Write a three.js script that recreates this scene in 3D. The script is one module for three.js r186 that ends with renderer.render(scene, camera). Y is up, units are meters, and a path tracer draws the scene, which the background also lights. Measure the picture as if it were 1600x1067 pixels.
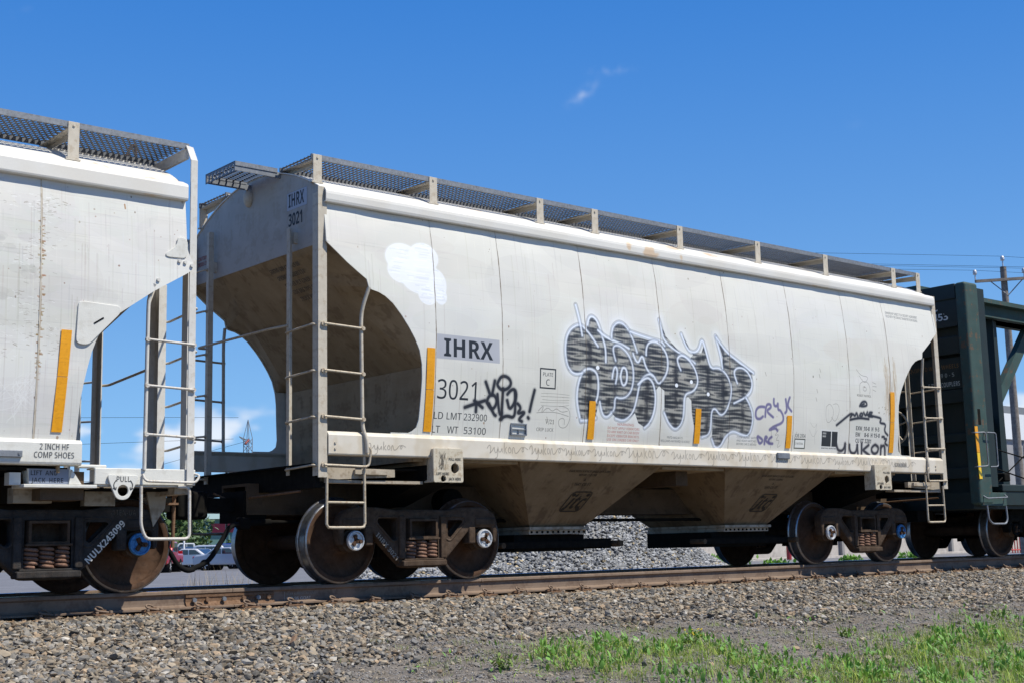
import * as THREE from 'three';
import { mergeGeometries, toCreasedNormals } from 'three/addons/utils/BufferGeometryUtils.js';
import { RoundedBoxGeometry } from 'three/addons/geometries/RoundedBoxGeometry.js';
import { createNoise2D, createNoise3D } from 'simplex-noise';

// ---------------------------------------------------------------- camera, sky, sun, exposure
// x runs along the track, z points from the track to the photographer, y = 0 is the top of the rails
const scene = new THREE.Scene();
const camera = new THREE.PerspectiveCamera(28.56, 1024 / 682, 0.1, 3000);
{
  const yaw = 0.7024, pitch = 0.1527, roll = -0.0232;
  const fwd = new THREE.Vector3(Math.sin(yaw) * Math.cos(pitch), Math.sin(pitch), -Math.cos(yaw) * Math.cos(pitch));
  const r0 = new THREE.Vector3(Math.cos(yaw), 0, Math.sin(yaw));
  const u0 = new THREE.Vector3().crossVectors(r0, fwd);
  const r = r0.clone().multiplyScalar(Math.cos(roll)).addScaledVector(u0, Math.sin(roll));
  const u = u0.clone().multiplyScalar(Math.cos(roll)).addScaledVector(r0, -Math.sin(roll));
  camera.matrixAutoUpdate = true;
  camera.position.set(-8.954, 0.339, 13.304);
  camera.quaternion.setFromRotationMatrix(new THREE.Matrix4().makeBasis(r, u, fwd.clone().negate()));
}
scene.add(camera);

function rng(seed) { let a = seed >>> 0; return () => { a = (a + 0x6D2B79F5) >>> 0; let t = a; t = Math.imul(t ^ (t >>> 15), t | 1); t ^= t + Math.imul(t ^ (t >>> 7), t | 61); return ((t ^ (t >>> 14)) >>> 0) / 4294967296; }; }
const n2 = createNoise2D(rng(11)), n2b = createNoise2D(rng(12)), n3 = createNoise3D(rng(13));
function fbm(x, y, oct = 4, f = n2) { let s = 0, a = 0.5; for (let i = 0; i < oct; i++) { s += a * f(x, y); x *= 2.03; y *= 2.03; a *= 0.5; } return s; }
const clamp = (v, a = 0, b = 1) => Math.min(b, Math.max(a, v));
const smooth = (a, b, v) => { const t = clamp((v - a) / (b - a)); return t * t * (3 - 2 * t); };
const lerp = (a, b, t) => a + (b - a) * t;

const sunDir = new THREE.Vector3(0.60, 1.75, 1.0).normalize();
{
  const W = 3072, H = 1536, d = new Float32Array(W * H * 4);
  const n3s = createNoise3D(rng(21));
  const zen = [0.008, 0.075, 0.330], mid = [0.014, 0.165, 0.580], hor = [0.310, 0.590, 0.890];
  for (let j = 0; j < H; j++) {
    const el = ((j + 0.5) / H - 0.5) * 180;
    const ce = Math.cos(el * Math.PI / 180), se = Math.sin(el * Math.PI / 180);
    for (let i = 0; i < W; i++) {
      const az = ((i + 0.5) / W - 0.5) * 2 * Math.PI;
      const x = Math.cos(az) * ce, z = Math.sin(az) * ce;
      const k = (j * W + i) * 4;
      let c;
      if (el <= 0) c = [0.22, 0.27, 0.33];
      else {
        const e1 = Math.exp(-Math.pow(el / 12.5, 1.25)), e2 = smooth(16, 60, el);
        c = [0, 1, 2].map((q) => lerp(lerp(mid[q], hor[q], e1), zen[q], e2));
        // fair weather cumulus low over the horizon all round, and a few thin wisps higher up
        let m = 0;
        if (el < 12) {
          const rr = 1 / Math.max(0.05, se + 0.06);
          let v = 0, a = 0.5, fx = x * 7.5, fy = se * 21, fz = z * 7.5;
          for (let o = 0; o < 5; o++) { v += a * n3s(fx, fy, fz); fx *= 2.1; fy *= 2.1; fz *= 2.1; a *= 0.52; }
          const band = Math.exp(-Math.pow((el - 4.9) / 1.25, 2)) + 0.75 * Math.exp(-Math.pow((el - 2.4) / 0.9, 2));
          m = smooth(0.0, 0.34, v + band * 0.6 - 0.46) * clamp(band) * 0.85;
        } else if (el < 30) {
          let v = 0, a = 0.5, fx = x * 9, fy = se * 16, fz = z * 9;
          for (let o = 0; o < 5; o++) { v += a * n3s(fx + 5, fy, fz); fx *= 2.2; fy *= 2.2; fz *= 2.2; a *= 0.55; }
          m = smooth(0.66, 0.9, v) * 0.06 * smooth(16, 19, el) * (1 - smooth(23, 29, el));
          // the one wisp in view
          const da = az * 180 / Math.PI + 46.35, de = el - 19.1, al = da * 0.86 + de * 0.55, ac = -da * 0.55 + de * 0.86;
          m += 0.32 * Math.exp(-al * al / 0.35 - ac * ac / 0.035) * clamp(0.55 + 0.9 * n3s(x * 160, se * 160, z * 160));
          const d2 = az * 180 / Math.PI + 45.1, e2b = el - 20.0;
          m += 0.12 * Math.exp(-d2 * d2 / 0.5 - e2b * e2b / 0.02) * clamp(0.5 + n3s(x * 180, se * 180, z * 180));
        }
        const white = [0.80, 0.84, 0.90];
        c = c.map((q, t) => lerp(q, white[t], m));
      }
      d[k] = c[0]; d[k + 1] = c[1]; d[k + 2] = c[2]; d[k + 3] = 1;
    }
  }
  const t = new THREE.DataTexture(d, W, H, THREE.RGBAFormat, THREE.FloatType);
  t.mapping = THREE.EquirectangularReflectionMapping; t.magFilter = THREE.LinearFilter; t.needsUpdate = true;
  scene.background = t; scene.environment = t;
}
const sun = new THREE.DirectionalLight(new THREE.Color(1.0, 0.955, 0.845), 4.9);
sun.position.copy(sunDir).multiplyScalar(80).add(new THREE.Vector3(4, 0, 0)); sun.target.position.set(4, 0, 0);
sun.castShadow = true; sun.shadow.radius = 1; sun.shadow.mapSize.set(4096, 4096);
Object.assign(sun.shadow.camera, { left: -30, right: 30, top: 25, bottom: -25, near: 1, far: 200 });
scene.add(sun, sun.target);
const renderer = new THREE.WebGLRenderer({ antialias: true });
renderer.toneMapping = THREE.LinearToneMapping; renderer.toneMappingExposure = 1.12;
renderer.shadowMap.enabled = true;
// ---------------------------------------------------------------- helpers
const taken = new Map();
function numbered(n) { const k = taken.get(n) || 0; taken.set(n, k + 1); return k ? `${n}_${String(k).padStart(3, '0')}` : n; }
function uvMetres(g) {                       // uv in metres from the side each face looks to
  const p = g.attributes.position, n = g.attributes.normal, uv = new Float32Array(p.count * 2);
  for (let i = 0; i < p.count; i += 3) {
    let ax = 0, ay = 0, az = 0;
    for (let k = 0; k < 3; k++) { ax += Math.abs(n.getX(i + k)); ay += Math.abs(n.getY(i + k)); az += Math.abs(n.getZ(i + k)); }
    for (let k = 0; k < 3; k++) {
      const x = p.getX(i + k), y = p.getY(i + k), z = p.getZ(i + k);
      const [u, v] = az >= ax && az >= ay ? [x, y] : ax >= ay ? [z, y] : [x, z];
      uv[(i + k) * 2] = u; uv[(i + k) * 2 + 1] = v;
    }
  }
  g.setAttribute('uv', new THREE.BufferAttribute(uv, 2));
}
function plain(g) {
  let q = g.index ? g.toNonIndexed() : g;
  for (const k of Object.keys(q.attributes)) if (!['position', 'normal', 'uv'].includes(k)) q.deleteAttribute(k);
  if (!q.attributes.normal) q.computeVertexNormals();
  if (!q.attributes.uv) q.setAttribute('uv', new THREE.BufferAttribute(new Float32Array(q.attributes.position.count * 2), 2));
  q.morphAttributes = {}; q.clearGroups();
  return q;
}
function merge(gs, keepUV = false) {
  gs = (Array.isArray(gs) ? gs.flat(9) : [gs]).map(plain);
  const g = gs.length > 1 ? mergeGeometries(gs) : gs[0];
  if (!keepUV) uvMetres(g);
  return g;
}
function obj(name, gs, mat, parent = scene, keepUV = false) {
  const m = new THREE.Mesh(gs.isBufferGeometry && gs.userData.ready ? gs : merge(gs, keepUV), mat);
  m.name = parent === scene ? numbered(name) : name; m.castShadow = m.receiveShadow = true; parent.add(m); return m;
}
function group(name, parent) { const g = new THREE.Group(); g.name = parent === scene ? numbered(name) : name; parent.add(g); return g; }
function tag(o, label, category, grp, kind) { o.userData.label = label; o.userData.category = category; if (grp) o.userData.group = grp; if (kind) o.userData.kind = kind; return o; }
function thing(name, label, category, pos = [0, 0, 0], grp) { const g = group(name, scene); g.position.set(...pos); return tag(g, label, category, grp); }
function structure(o) { o.userData.kind = 'structure'; return o; }
// geometry
const box = (x0, x1, y0, y1, z0, z1) => { const g = new THREE.BoxGeometry(Math.abs(x1 - x0), Math.abs(y1 - y0), Math.abs(z1 - z0)); g.translate((x0 + x1) / 2, (y0 + y1) / 2, (z0 + z1) / 2); return g; };
const rbox = (x0, x1, y0, y1, z0, z1, r = 0.008) => { const w = Math.abs(x1 - x0), h = Math.abs(y1 - y0), d = Math.abs(z1 - z0); const g = new RoundedBoxGeometry(w, h, d, 2, Math.min(r, w / 2.1, h / 2.1, d / 2.1)); g.translate((x0 + x1) / 2, (y0 + y1) / 2, (z0 + z1) / 2); return g; };
const V = (p) => new THREE.Vector3(...p);
function rod(a, b, r, seg = 8) { const A = V(a), B = V(b), d = B.clone().sub(A), g = new THREE.CylinderGeometry(r, r, d.length(), seg); g.applyQuaternion(new THREE.Quaternion().setFromUnitVectors(new THREE.Vector3(0, 1, 0), d.normalize())); g.translate((a[0] + b[0]) / 2, (a[1] + b[1]) / 2, (a[2] + b[2]) / 2); return g; }
function bar(a, b, w, t, up = [0, 0, 1]) {     // a flat bar from a to b, w wide across, t thick along "up"
  const A = V(a), B = V(b), d = B.clone().sub(A), L = d.length(); d.normalize();
  const z = V(up).addScaledVector(d, -V(up).dot(d)).normalize(), x = new THREE.Vector3().crossVectors(d, z);
  const g = new THREE.BoxGeometry(w, L, t); g.applyMatrix4(new THREE.Matrix4().makeBasis(x, d, z)); g.translate(...A.add(B).multiplyScalar(0.5).toArray()); return g;
}
class Poly extends THREE.Curve {              // a line through points with rounded corners
  constructor(pts, r = 0.04) {
    super(); this.path = new THREE.CurvePath(); const P = pts.map(V); let prev = P[0];
    for (let i = 1; i < P.length - 1; i++) {
      const a = P[i].clone().add(P[i - 1].clone().sub(P[i]).setLength(Math.min(r, P[i].distanceTo(P[i - 1]) * 0.48))), b = P[i].clone().add(P[i + 1].clone().sub(P[i]).setLength(Math.min(r, P[i].distanceTo(P[i + 1]) * 0.48)));
      this.path.add(new THREE.LineCurve3(prev, a)); this.path.add(new THREE.QuadraticBezierCurve3(a, P[i], b)); prev = b;
    }
    this.path.add(new THREE.LineCurve3(prev, P[P.length - 1]));
  }
  getPoint(t, o) { return this.path.getPoint(t, o); }
}
const tube = (pts, r, rc = 0.04, seg = 0, rad = 7) => new THREE.TubeGeometry(new Poly(pts, rc), seg || pts.length * 10, r, rad, false);
const smoothTube = (pts, r, seg = 30, rad = 8) => new THREE.TubeGeometry(new THREE.CatmullRomCurve3(pts.map(V)), seg, r, rad, false);
function shapeOf(pts) { const s = new THREE.Shape(); pts.forEach((p, i) => (i ? s.lineTo(p[0], p[1]) : s.moveTo(p[0], p[1]))); s.closePath(); return s; }
function plate(pts, z0, z1, holes = [], bevel = 0) {   // outline in x,y; thickness from z0 to z1
  const s = shapeOf(pts); for (const h of holes) s.holes.push(shapeOf(h));
  const g = new THREE.ExtrudeGeometry(s, { depth: Math.abs(z1 - z0) - 2 * bevel, bevelEnabled: bevel > 0, bevelSize: bevel, bevelOffset: -bevel, bevelThickness: bevel, bevelSegments: 2, curveSegments: 6 });
  g.translate(0, 0, Math.min(z0, z1) + bevel); return g;
}
function along(pts, x0, x1, bevel = 0) {       // profile given as (z, y), drawn out along x
  const g = new THREE.ExtrudeGeometry(shapeOf(pts.map(([z, y]) => [z, y])), { depth: Math.abs(x1 - x0), bevelEnabled: false });
  g.applyMatrix4(new THREE.Matrix4().makeBasis(new THREE.Vector3(0, 0, 1), new THREE.Vector3(0, 1, 0), new THREE.Vector3(-1, 0, 0))); g.translate(Math.max(x0, x1), 0, 0); return g;
}
function roundPts(pts, r, n = 4) {             // rounds the corners of a 2d outline
  const out = [], m = pts.length;
  for (let i = 0; i < m; i++) {
    const p = pts[i], a = pts[(i + m - 1) % m], b = pts[(i + 1) % m], rr = p[2] ?? r;
    const la = Math.hypot(a[0] - p[0], a[1] - p[1]), lb = Math.hypot(b[0] - p[0], b[1] - p[1]);
    const ka = Math.min(rr, la * 0.48) / la, kb = Math.min(rr, lb * 0.48) / lb;
    const A = [p[0] + (a[0] - p[0]) * ka, p[1] + (a[1] - p[1]) * ka], B = [p[0] + (b[0] - p[0]) * kb, p[1] + (b[1] - p[1]) * kb];
    for (let k = 0; k <= n; k++) { const t = k / n, q = (1 - t) * (1 - t), w = 2 * t * (1 - t), e = t * t; out.push([q * A[0] + w * p[0] + e * B[0], q * A[1] + w * p[1] + e * B[1]]); }
  }
  return out;
}
function lathe(pts, seg = 40) {                // (radius, z) turned about the z axis
  const g = new THREE.LatheGeometry(pts.map(([r, z]) => new THREE.Vector2(r, z)), seg); g.rotateX(Math.PI / 2); return g;
}
const mirror = (g) => { const q = plain(g.clone()); q.scale(1, 1, -1); const p = q.attributes.position, n = q.attributes.normal; for (let i = 0; i < p.count; i += 3) for (const at of [p, n]) { const t = [at.getX(i + 1), at.getY(i + 1), at.getZ(i + 1)]; at.setXYZ(i + 1, at.getX(i + 2), at.getY(i + 2), at.getZ(i + 2)); at.setXYZ(i + 2, ...t); } return q; };
function hexBolt(x, y, z, r = 0.018, h = 0.015, axis = 'z') { const g = new THREE.CylinderGeometry(r, r, h, 6); if (axis === 'z') g.rotateX(Math.PI / 2); if (axis === 'x') g.rotateZ(Math.PI / 2); g.translate(x, y, z); return g; }

// ---------------------------------------------------------------- textures
const hex = (r, g, b) => `rgb(${Math.round(r)},${Math.round(g)},${Math.round(b)})`;
function dataTex(n, f, srgb = true, rep = 1) {   // f(u, v) -> [r, g, b] 0..255, tiles because the noise is sampled on a torus
  const d = new Uint8Array(n * n * 4);
  for (let j = 0; j < n; j++) for (let i = 0; i < n; i++) { const c = f(i / n, j / n), k = (j * n + i) * 4; d[k] = clamp(c[0], 0, 255); d[k + 1] = clamp(c[1], 0, 255); d[k + 2] = clamp(c[2], 0, 255); d[k + 3] = 255; }
  const t = new THREE.DataTexture(d, n, n); t.wrapS = t.wrapT = THREE.RepeatWrapping; t.magFilter = THREE.LinearFilter; t.minFilter = THREE.LinearMipmapLinearFilter; t.generateMipmaps = true;
  if (srgb) t.colorSpace = THREE.SRGBColorSpace; t.repeat.set(rep, rep); t.needsUpdate = true; return t;
}
const n4 = (() => { const a = createNoise3D(rng(31)), b = createNoise3D(rng(32)); return (u, v, f) => { const R = f / 6.283; return a(Math.cos(u * 6.283) * R, Math.sin(u * 6.283) * R, Math.cos(v * 6.283) * R + 7) * 0.6 + b(Math.sin(u * 6.283) * R, Math.sin(v * 6.283) * R + 3, Math.cos(v * 6.283) * R) * 0.6; }; })();
const grain = rng(41);
function mottled(base, amp, freqs, dirt, dirtAmt, speck = 6) {   // a colour with patches, blotches of dirt and grain
  return (u, v) => {
    let s = 0; freqs.forEach((f, i) => { s += n4(u, v, f) / (i + 1); });
    const dd = clamp(smooth(0.1, 0.9, n4(u + 0.37, v + 0.11, freqs[0] * 1.7) + 0.6 * n4(u, v, freqs[0] * 6)) * dirtAmt), g = (grain() - 0.5) * speck;
    return [0, 1, 2].map((q) => lerp(base[q] + s * amp + g, dirt[q], dd));
  };
}
function mat(color, rough = 0.8, metal = 0, extra = {}) { return new THREE.MeshStandardMaterial({ color, roughness: rough, metalness: metal, ...extra }); }
const bumpNoise = dataTex(256, (u, v) => { const s = 128 + 50 * n4(u, v, 24) + 40 * n4(u, v, 60) + (grain() - 0.5) * 30; return [s, s, s]; }, false, 2.5);
function dull(color, extra = {}) { return new THREE.MeshPhysicalMaterial({ color, roughness: 1, metalness: 0, specularIntensity: 0.25, ...extra }); }
const W3 = 0xffffff;
const M = {};
M.paint = mat(W3, 0.5, 0, { map: dataTex(512, mottled([215, 213, 205], 4, [5, 17], [186, 180, 168], 0.3, 4), true, 0.8), bumpMap: bumpNoise, bumpScale: 0.0012 });
M.paintDirty = mat(W3, 0.75, 0, { map: dataTex(512, mottled([168, 156, 138], 9, [5, 15, 40], [112, 94, 74], 0.5, 8), true, 0.7), bumpMap: bumpNoise, bumpScale: 0.0015 });
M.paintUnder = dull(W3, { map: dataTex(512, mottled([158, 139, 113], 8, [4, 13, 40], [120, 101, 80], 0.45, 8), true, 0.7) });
M.roof = mat(W3, 0.5, 0, { map: dataTex(1024, (u, v) => { const c = mottled([221, 218, 211], 4, [5, 18], [208, 199, 183], 0.30, 4)(u, v), r = 0.5 * smooth(0.62, 0.95, n4(u + 0.2, v, 21) + 0.35 * n4(u, v, 90) + 0.35 * n4(u, v, 5)); return c.map((q, i) => lerp(q, [205, 160, 112][i], r)); }, true, 0.097) });
M.stile = mat(W3, 0.6, 0, { map: dataTex(256, mottled([190, 181, 165], 7, [6, 20], [160, 142, 118], 0.4, 6), true, 1.3) });
M.rung = mat(W3, 0.6, 0.1, { map: dataTex(256, mottled([184, 172, 152], 9, [8, 24], [136, 108, 80], 0.55, 8), true, 2) });
M.galv = mat(W3, 0.6, 0.45, { map: dataTex(256, mottled([128, 132, 138], 10, [8, 24], [92, 92, 94], 0.4, 10), true, 2) });
M.grate = mat(W3, 0.65, 0.3, { map: dataTex(256, mottled([104, 107, 112], 10, [8, 24], [70, 70, 72], 0.4, 10), true, 2) });
M.sideFrame = dull(W3, { map: dataTex(512, mottled([82, 68, 57], 9, [6, 18, 50], [58, 50, 44], 0.5, 10), true, 1.5), bumpMap: bumpNoise, bumpScale: 0.004 });
M.frameBlue = dull(W3, { map: dataTex(512, mottled([60, 57, 55], 8, [6, 18, 50], [84, 70, 60], 0.45, 10), true, 1.5), bumpMap: bumpNoise, bumpScale: 0.004 });
M.wheel = dull(W3, { map: dataTex(512, mottled([84, 64, 51], 7, [6, 20, 60], [62, 49, 41], 0.5, 8), true, 1.2) });
M.tread = mat(W3, 0.32, 0.85, { map: dataTex(256, mottled([150, 152, 156], 10, [6, 30], [110, 96, 84], 0.5, 12), true, 2) });
M.spring = mat(W3, 0.8, 0.1, { map: dataTex(256, mottled([128, 96, 78], 16, [10, 30], [84, 58, 44], 0.6, 14), true, 3) });
M.black = dull(W3, { map: dataTex(256, mottled([25, 24, 22], 5, [6, 20], [40, 35, 30], 0.4, 6), true, 1.4) });
M.rust = dull(W3, { map: dataTex(256, mottled([120, 94, 74], 12, [8, 24], [88, 66, 50], 0.6, 12), true, 3) });
M.capSilver = mat(W3, 0.45, 0.3, { map: dataTex(256, mottled([198, 200, 204], 10, [8, 20], [140, 128, 116], 0.5, 8), true, 4) });
M.capBlue = mat(W3, 0.5, 0.1, { map: dataTex(256, mottled([58, 124, 182], 12, [8, 20], [38, 66, 92], 0.5, 10), true, 4) });
M.rubber = dull(new THREE.Color(0.012, 0.012, 0.012));
M.yellow = mat(W3, 0.4, 0, { map: dataTex(256, mottled([232, 160, 16], 6, [10, 30], [190, 120, 14], 0.35, 6), true, 2) });
M.green = mat(W3, 0.6, 0, { map: dataTex(512, mottled([20, 37, 35], 4, [4, 14, 40], [30, 33, 31], 0.5, 5), true, 0.6) });
M.greenRust = mat(W3, 0.7, 0, { map: dataTex(512, (u, v) => { const c = mottled([50, 74, 69], 6, [4, 14], [58, 64, 58], 0.5, 7)(u, v); const r = 0.8 * smooth(0.5, 0.95, n4(u, v, 9) + 0.6 * n4(u, v, 34)); return c.map((q, i) => lerp(q, [98, 74, 54][i], r)); }, true, 0.7) });
const each = (name, gs, m, parent) => gs.map((g) => obj(name, g, m, parent));
M.sill = mat(W3, 0.55, 0, { map: dataTex(512, mottled([211, 203, 189], 4, [5, 19], [190, 175, 150], 0.45, 4), true, 0.3) });
M.padPaint = mat(W3, 0.6, 0, { map: dataTex(256, mottled([196, 186, 166], 7, [5, 19], [150, 128, 100], 0.5, 7), true, 2) });
M.endShadePaint = mat(W3, 0.65, 0, { map: dataTex(512, mottled([172, 167, 159], 5, [5, 17], [152, 142, 128], 0.4, 4), true, 0.6) });  // dusty car grey for the end sheets, darkened to paint in deeper shade
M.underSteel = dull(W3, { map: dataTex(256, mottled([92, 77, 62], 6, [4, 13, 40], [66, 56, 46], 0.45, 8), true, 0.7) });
M.stilePale = mat(W3, 0.55, 0, { map: dataTex(256, mottled([208, 205, 198], 5, [6, 20], [184, 174, 158], 0.35, 5), true, 1.3) });
M.rungPale = mat(W3, 0.55, 0, { map: dataTex(256, mottled([200, 195, 186], 7, [8, 24], [150, 128, 104], 0.45, 7), true, 2) });
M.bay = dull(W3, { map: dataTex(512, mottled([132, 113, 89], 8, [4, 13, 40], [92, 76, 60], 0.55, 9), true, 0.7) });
const GRAF_SHAPE=[[[1.83,2.43],[1.78,2.56],[1.79,2.76],[1.86,2.90],[2.00,2.99],[2.08,2.98],[2.14,2.93],[2.19,3.06],[2.25,3.12],[2.34,3.04],[2.42,2.90],[2.60,2.82],[2.57,2.95],[2.62,3.05],[2.74,3.09],[2.85,3.04],[2.95,2.93],[3.18,2.90],[3.34,2.88],[3.49,2.89],[3.46,3.14],[3.44,3.18],[3.55,2.97],[3.76,2.82],[3.97,2.71],[4.05,2.78],[3.92,2.88],[3.86,3.03],[4.01,2.82],[4.21,2.81],[4.26,2.91],[4.30,2.79],[4.37,2.63],[4.50,2.65],[4.61,2.64],[4.63,2.79],[4.53,3.05],[4.67,2.88],[4.95,2.73],[5.23,2.62],[5.21,2.44],[5.06,2.28],[5.18,2.18],[5.24,1.99],[5.19,1.77],[4.84,1.83],[4.68,1.75],[4.61,1.60],[4.51,1.59],[4.44,1.70],[4.41,2.00],[4.39,1.81],[4.36,1.73],[4.22,1.73],[4.08,1.84],[4.02,2.02],[4.00,2.18],[3.94,2.22],[3.86,2.20],[3.88,1.93],[3.81,1.82],[3.72,1.80],[3.60,1.88],[3.51,2.00],[3.50,2.28],[3.40,2.33],[3.34,2.27],[3.33,2.07],[3.28,1.86],[3.17,1.80],[3.05,1.85],[2.98,1.97],[2.90,1.91],[2.77,1.86],[2.65,1.90],[2.56,1.96],[2.49,1.89],[2.40,1.94],[2.35,2.06],[2.31,1.90],[2.17,1.86],[2.05,1.87],[1.99,2.00],[1.99,2.27],[2.06,2.41],[1.96,2.40]]];
const GRAF_WHITE=[[[2.07,1.83],[1.99,2.00],[1.98,2.23],[2.06,2.43],[2.18,2.48],[2.30,2.44],[2.34,2.33],[2.34,2.17],[2.31,2.08]],
[[2.06,2.41],[1.96,2.38],[1.85,2.43],[1.79,2.56],[1.79,2.76],[1.86,2.91],[2.00,2.99],[2.10,2.98],[2.26,2.83],[2.33,2.75]],
[[1.99,3.23],[2.04,3.05],[2.07,2.86]],
[[2.17,3.00],[2.19,3.09],[2.26,3.12],[2.34,3.06],[2.40,2.90],[2.46,2.75],[2.46,2.57]],
[[2.34,2.95],[2.46,2.87],[2.67,2.83],[2.87,2.77]],
[[2.57,2.88],[2.58,2.98],[2.65,3.06],[2.75,3.09],[2.87,3.01],[2.95,2.87],[3.01,2.73]],
[[2.90,2.98],[3.12,2.94],[3.33,2.91],[3.47,2.90],[3.51,2.85]],
[[2.63,2.60],[2.58,2.72],[2.61,2.79],[2.72,2.79],[2.86,2.70],[2.94,2.55],[2.94,2.33],[2.86,2.18],[2.72,2.13],[2.62,2.16],[2.62,1.99],[2.56,1.96]],
[[2.57,2.38],[2.59,2.50],[2.64,2.53],[2.66,2.45],[2.63,2.32]],
[[2.71,2.41],[2.73,2.50],[2.77,2.53],[2.82,2.50],[2.83,2.40],[2.80,2.31],[2.74,2.30],[2.71,2.41]],
[[2.94,2.71],[3.01,2.55],[3.10,2.73],[3.16,2.54],[3.28,2.45]],
[[3.17,2.71],[3.17,2.83],[3.29,2.90],[3.44,2.87],[3.56,2.73],[3.56,2.55],[3.48,2.42],[3.38,2.34],[3.28,2.49],[3.12,2.44],[3.04,2.33],[3.01,2.17],[2.95,1.97],[2.79,1.86],[2.65,1.89]],
[[3.02,2.33],[3.16,2.44],[3.28,2.39],[3.34,2.23],[3.34,2.03],[3.26,1.86],[3.17,1.80]],
[[3.44,3.18],[3.48,3.04],[3.50,2.92],[3.70,2.81],[3.97,2.72],[4.08,2.67]],
[[3.80,2.56],[3.73,2.66],[3.76,2.74],[3.88,2.76],[4.03,2.66],[4.12,2.52],[4.13,2.40],[4.03,2.29],[3.86,2.26],[3.87,1.97],[3.82,1.85],[3.72,1.79],[3.60,1.86],[3.51,2.00]],
[[3.84,3.03],[3.93,2.85],[4.04,2.80],[4.16,2.84],[4.24,3.02],[4.30,2.85],[4.38,2.61],[4.53,2.65],[4.69,2.58],[4.80,2.42],[4.78,2.22],[4.68,2.05],[4.57,2.01],[4.47,2.11],[4.39,2.06],[4.40,1.76],[4.25,1.72]],
[[4.51,3.06],[4.58,2.85],[4.62,2.64]],
[[4.53,3.04],[4.67,2.88],[4.95,2.75],[5.25,2.62]],
[[4.91,2.46],[4.83,2.59],[4.90,2.67],[5.07,2.67],[5.21,2.55],[5.21,2.38],[5.09,2.28],[4.85,2.19]],
[[5.09,2.27],[5.19,2.16],[5.25,1.99],[5.19,1.77],[5.04,1.77],[4.84,1.83],[4.70,1.74],[4.62,1.61],[4.52,1.58],[4.44,1.70]],
[[2.37,2.08],[2.40,1.94],[2.49,1.89],[2.57,1.95]],
[[2.07,1.84],[2.20,1.84],[2.31,1.88]]];
const GRAF_PURPLE=[[[5.48,2.17],[5.38,2.18],[5.29,2.12],[5.30,2.01],[5.39,2.00],[5.45,2.04]],
[[5.50,2.04],[5.50,2.20],[5.60,2.22],[5.63,2.17],[5.51,2.12],[5.67,2.04]],
[[5.68,2.29],[5.67,2.20],[5.75,2.19],[5.77,2.25],[5.77,2.14],[5.82,2.15],[5.90,2.06],[5.88,1.97],[5.70,1.92],[5.57,1.85],[5.73,1.90],[5.77,1.86]],
[[5.94,2.30],[5.98,2.15],[5.93,2.11]],
[[6.03,2.33],[5.96,2.22],[6.07,2.14]],
[[5.36,1.76],[5.40,1.65],[5.50,1.72],[5.37,1.77]],
[[5.52,1.67],[5.51,1.78],[5.58,1.76],[5.51,1.73],[5.62,1.68]],
[[5.66,1.77],[5.59,1.74],[5.62,1.68],[5.69,1.68]]];
const TAG_BLACK=[[[0.29,1.91],[0.44,1.96],[0.57,2.00]],
[[0.42,1.99],[0.54,1.92]],
[[0.45,1.97],[0.45,1.87]],
[[0.57,2.21],[0.63,2.09]],
[[0.70,2.23],[0.67,2.07]],
[[0.60,1.98],[0.61,2.05],[0.69,2.08],[0.75,2.02],[0.73,1.94],[0.67,1.90],[0.60,1.98]],
[[0.63,1.97],[0.71,1.85],[0.74,1.84]],
[[0.74,2.20],[0.77,2.27],[0.84,2.30],[0.92,2.27],[0.95,2.21],[0.90,2.15],[0.81,2.13],[0.75,2.17],[0.74,2.20]],
[[0.83,2.15],[0.83,1.98],[0.83,1.80]],
[[0.75,2.08],[0.79,1.85],[0.83,1.87]],
[[0.90,2.09],[0.93,2.13],[1.00,2.16],[1.04,2.09],[1.01,1.99],[0.94,1.91],[0.90,2.02]],
[[1.01,2.13],[1.03,1.95],[1.02,1.82],[0.90,1.85],[0.81,1.80]],
[[1.06,1.99],[1.13,1.95],[1.05,1.87],[1.20,1.91],[1.08,1.81],[1.14,1.79]],
[[1.31,2.16],[1.28,2.05],[1.25,1.91]],
[[1.23,1.84],[1.24,1.83]]];
const TAG_MOVE=[[[7.11,1.99],[7.39,2.15],[7.46,2.17]],
[[7.44,2.12],[7.48,2.18],[7.54,2.13],[7.57,2.20],[7.61,2.13]],
[[7.65,2.15],[7.67,2.19],[7.73,2.18],[7.71,2.14],[7.65,2.15]],
[[7.75,2.20],[7.79,2.14],[7.84,2.21]],
[[7.88,2.15],[7.88,2.21],[7.96,2.21]],
[[7.88,2.17],[7.94,2.18]],
[[7.88,2.15],[7.97,2.15]],
[[7.43,2.08],[7.61,2.12],[7.88,2.11]],
[[7.84,2.17],[8.08,2.15],[8.20,2.13],[8.14,2.06],[8.32,2.06],[8.27,1.95],[8.37,1.89]],
[[8.23,1.86],[8.29,1.87],[8.28,1.83],[8.36,1.84],[8.30,1.77],[8.38,1.74]],
[[7.65,2.29],[7.69,2.35],[7.80,2.37],[7.84,2.31],[7.75,2.29],[7.65,2.29],[7.76,2.33]]];
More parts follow.
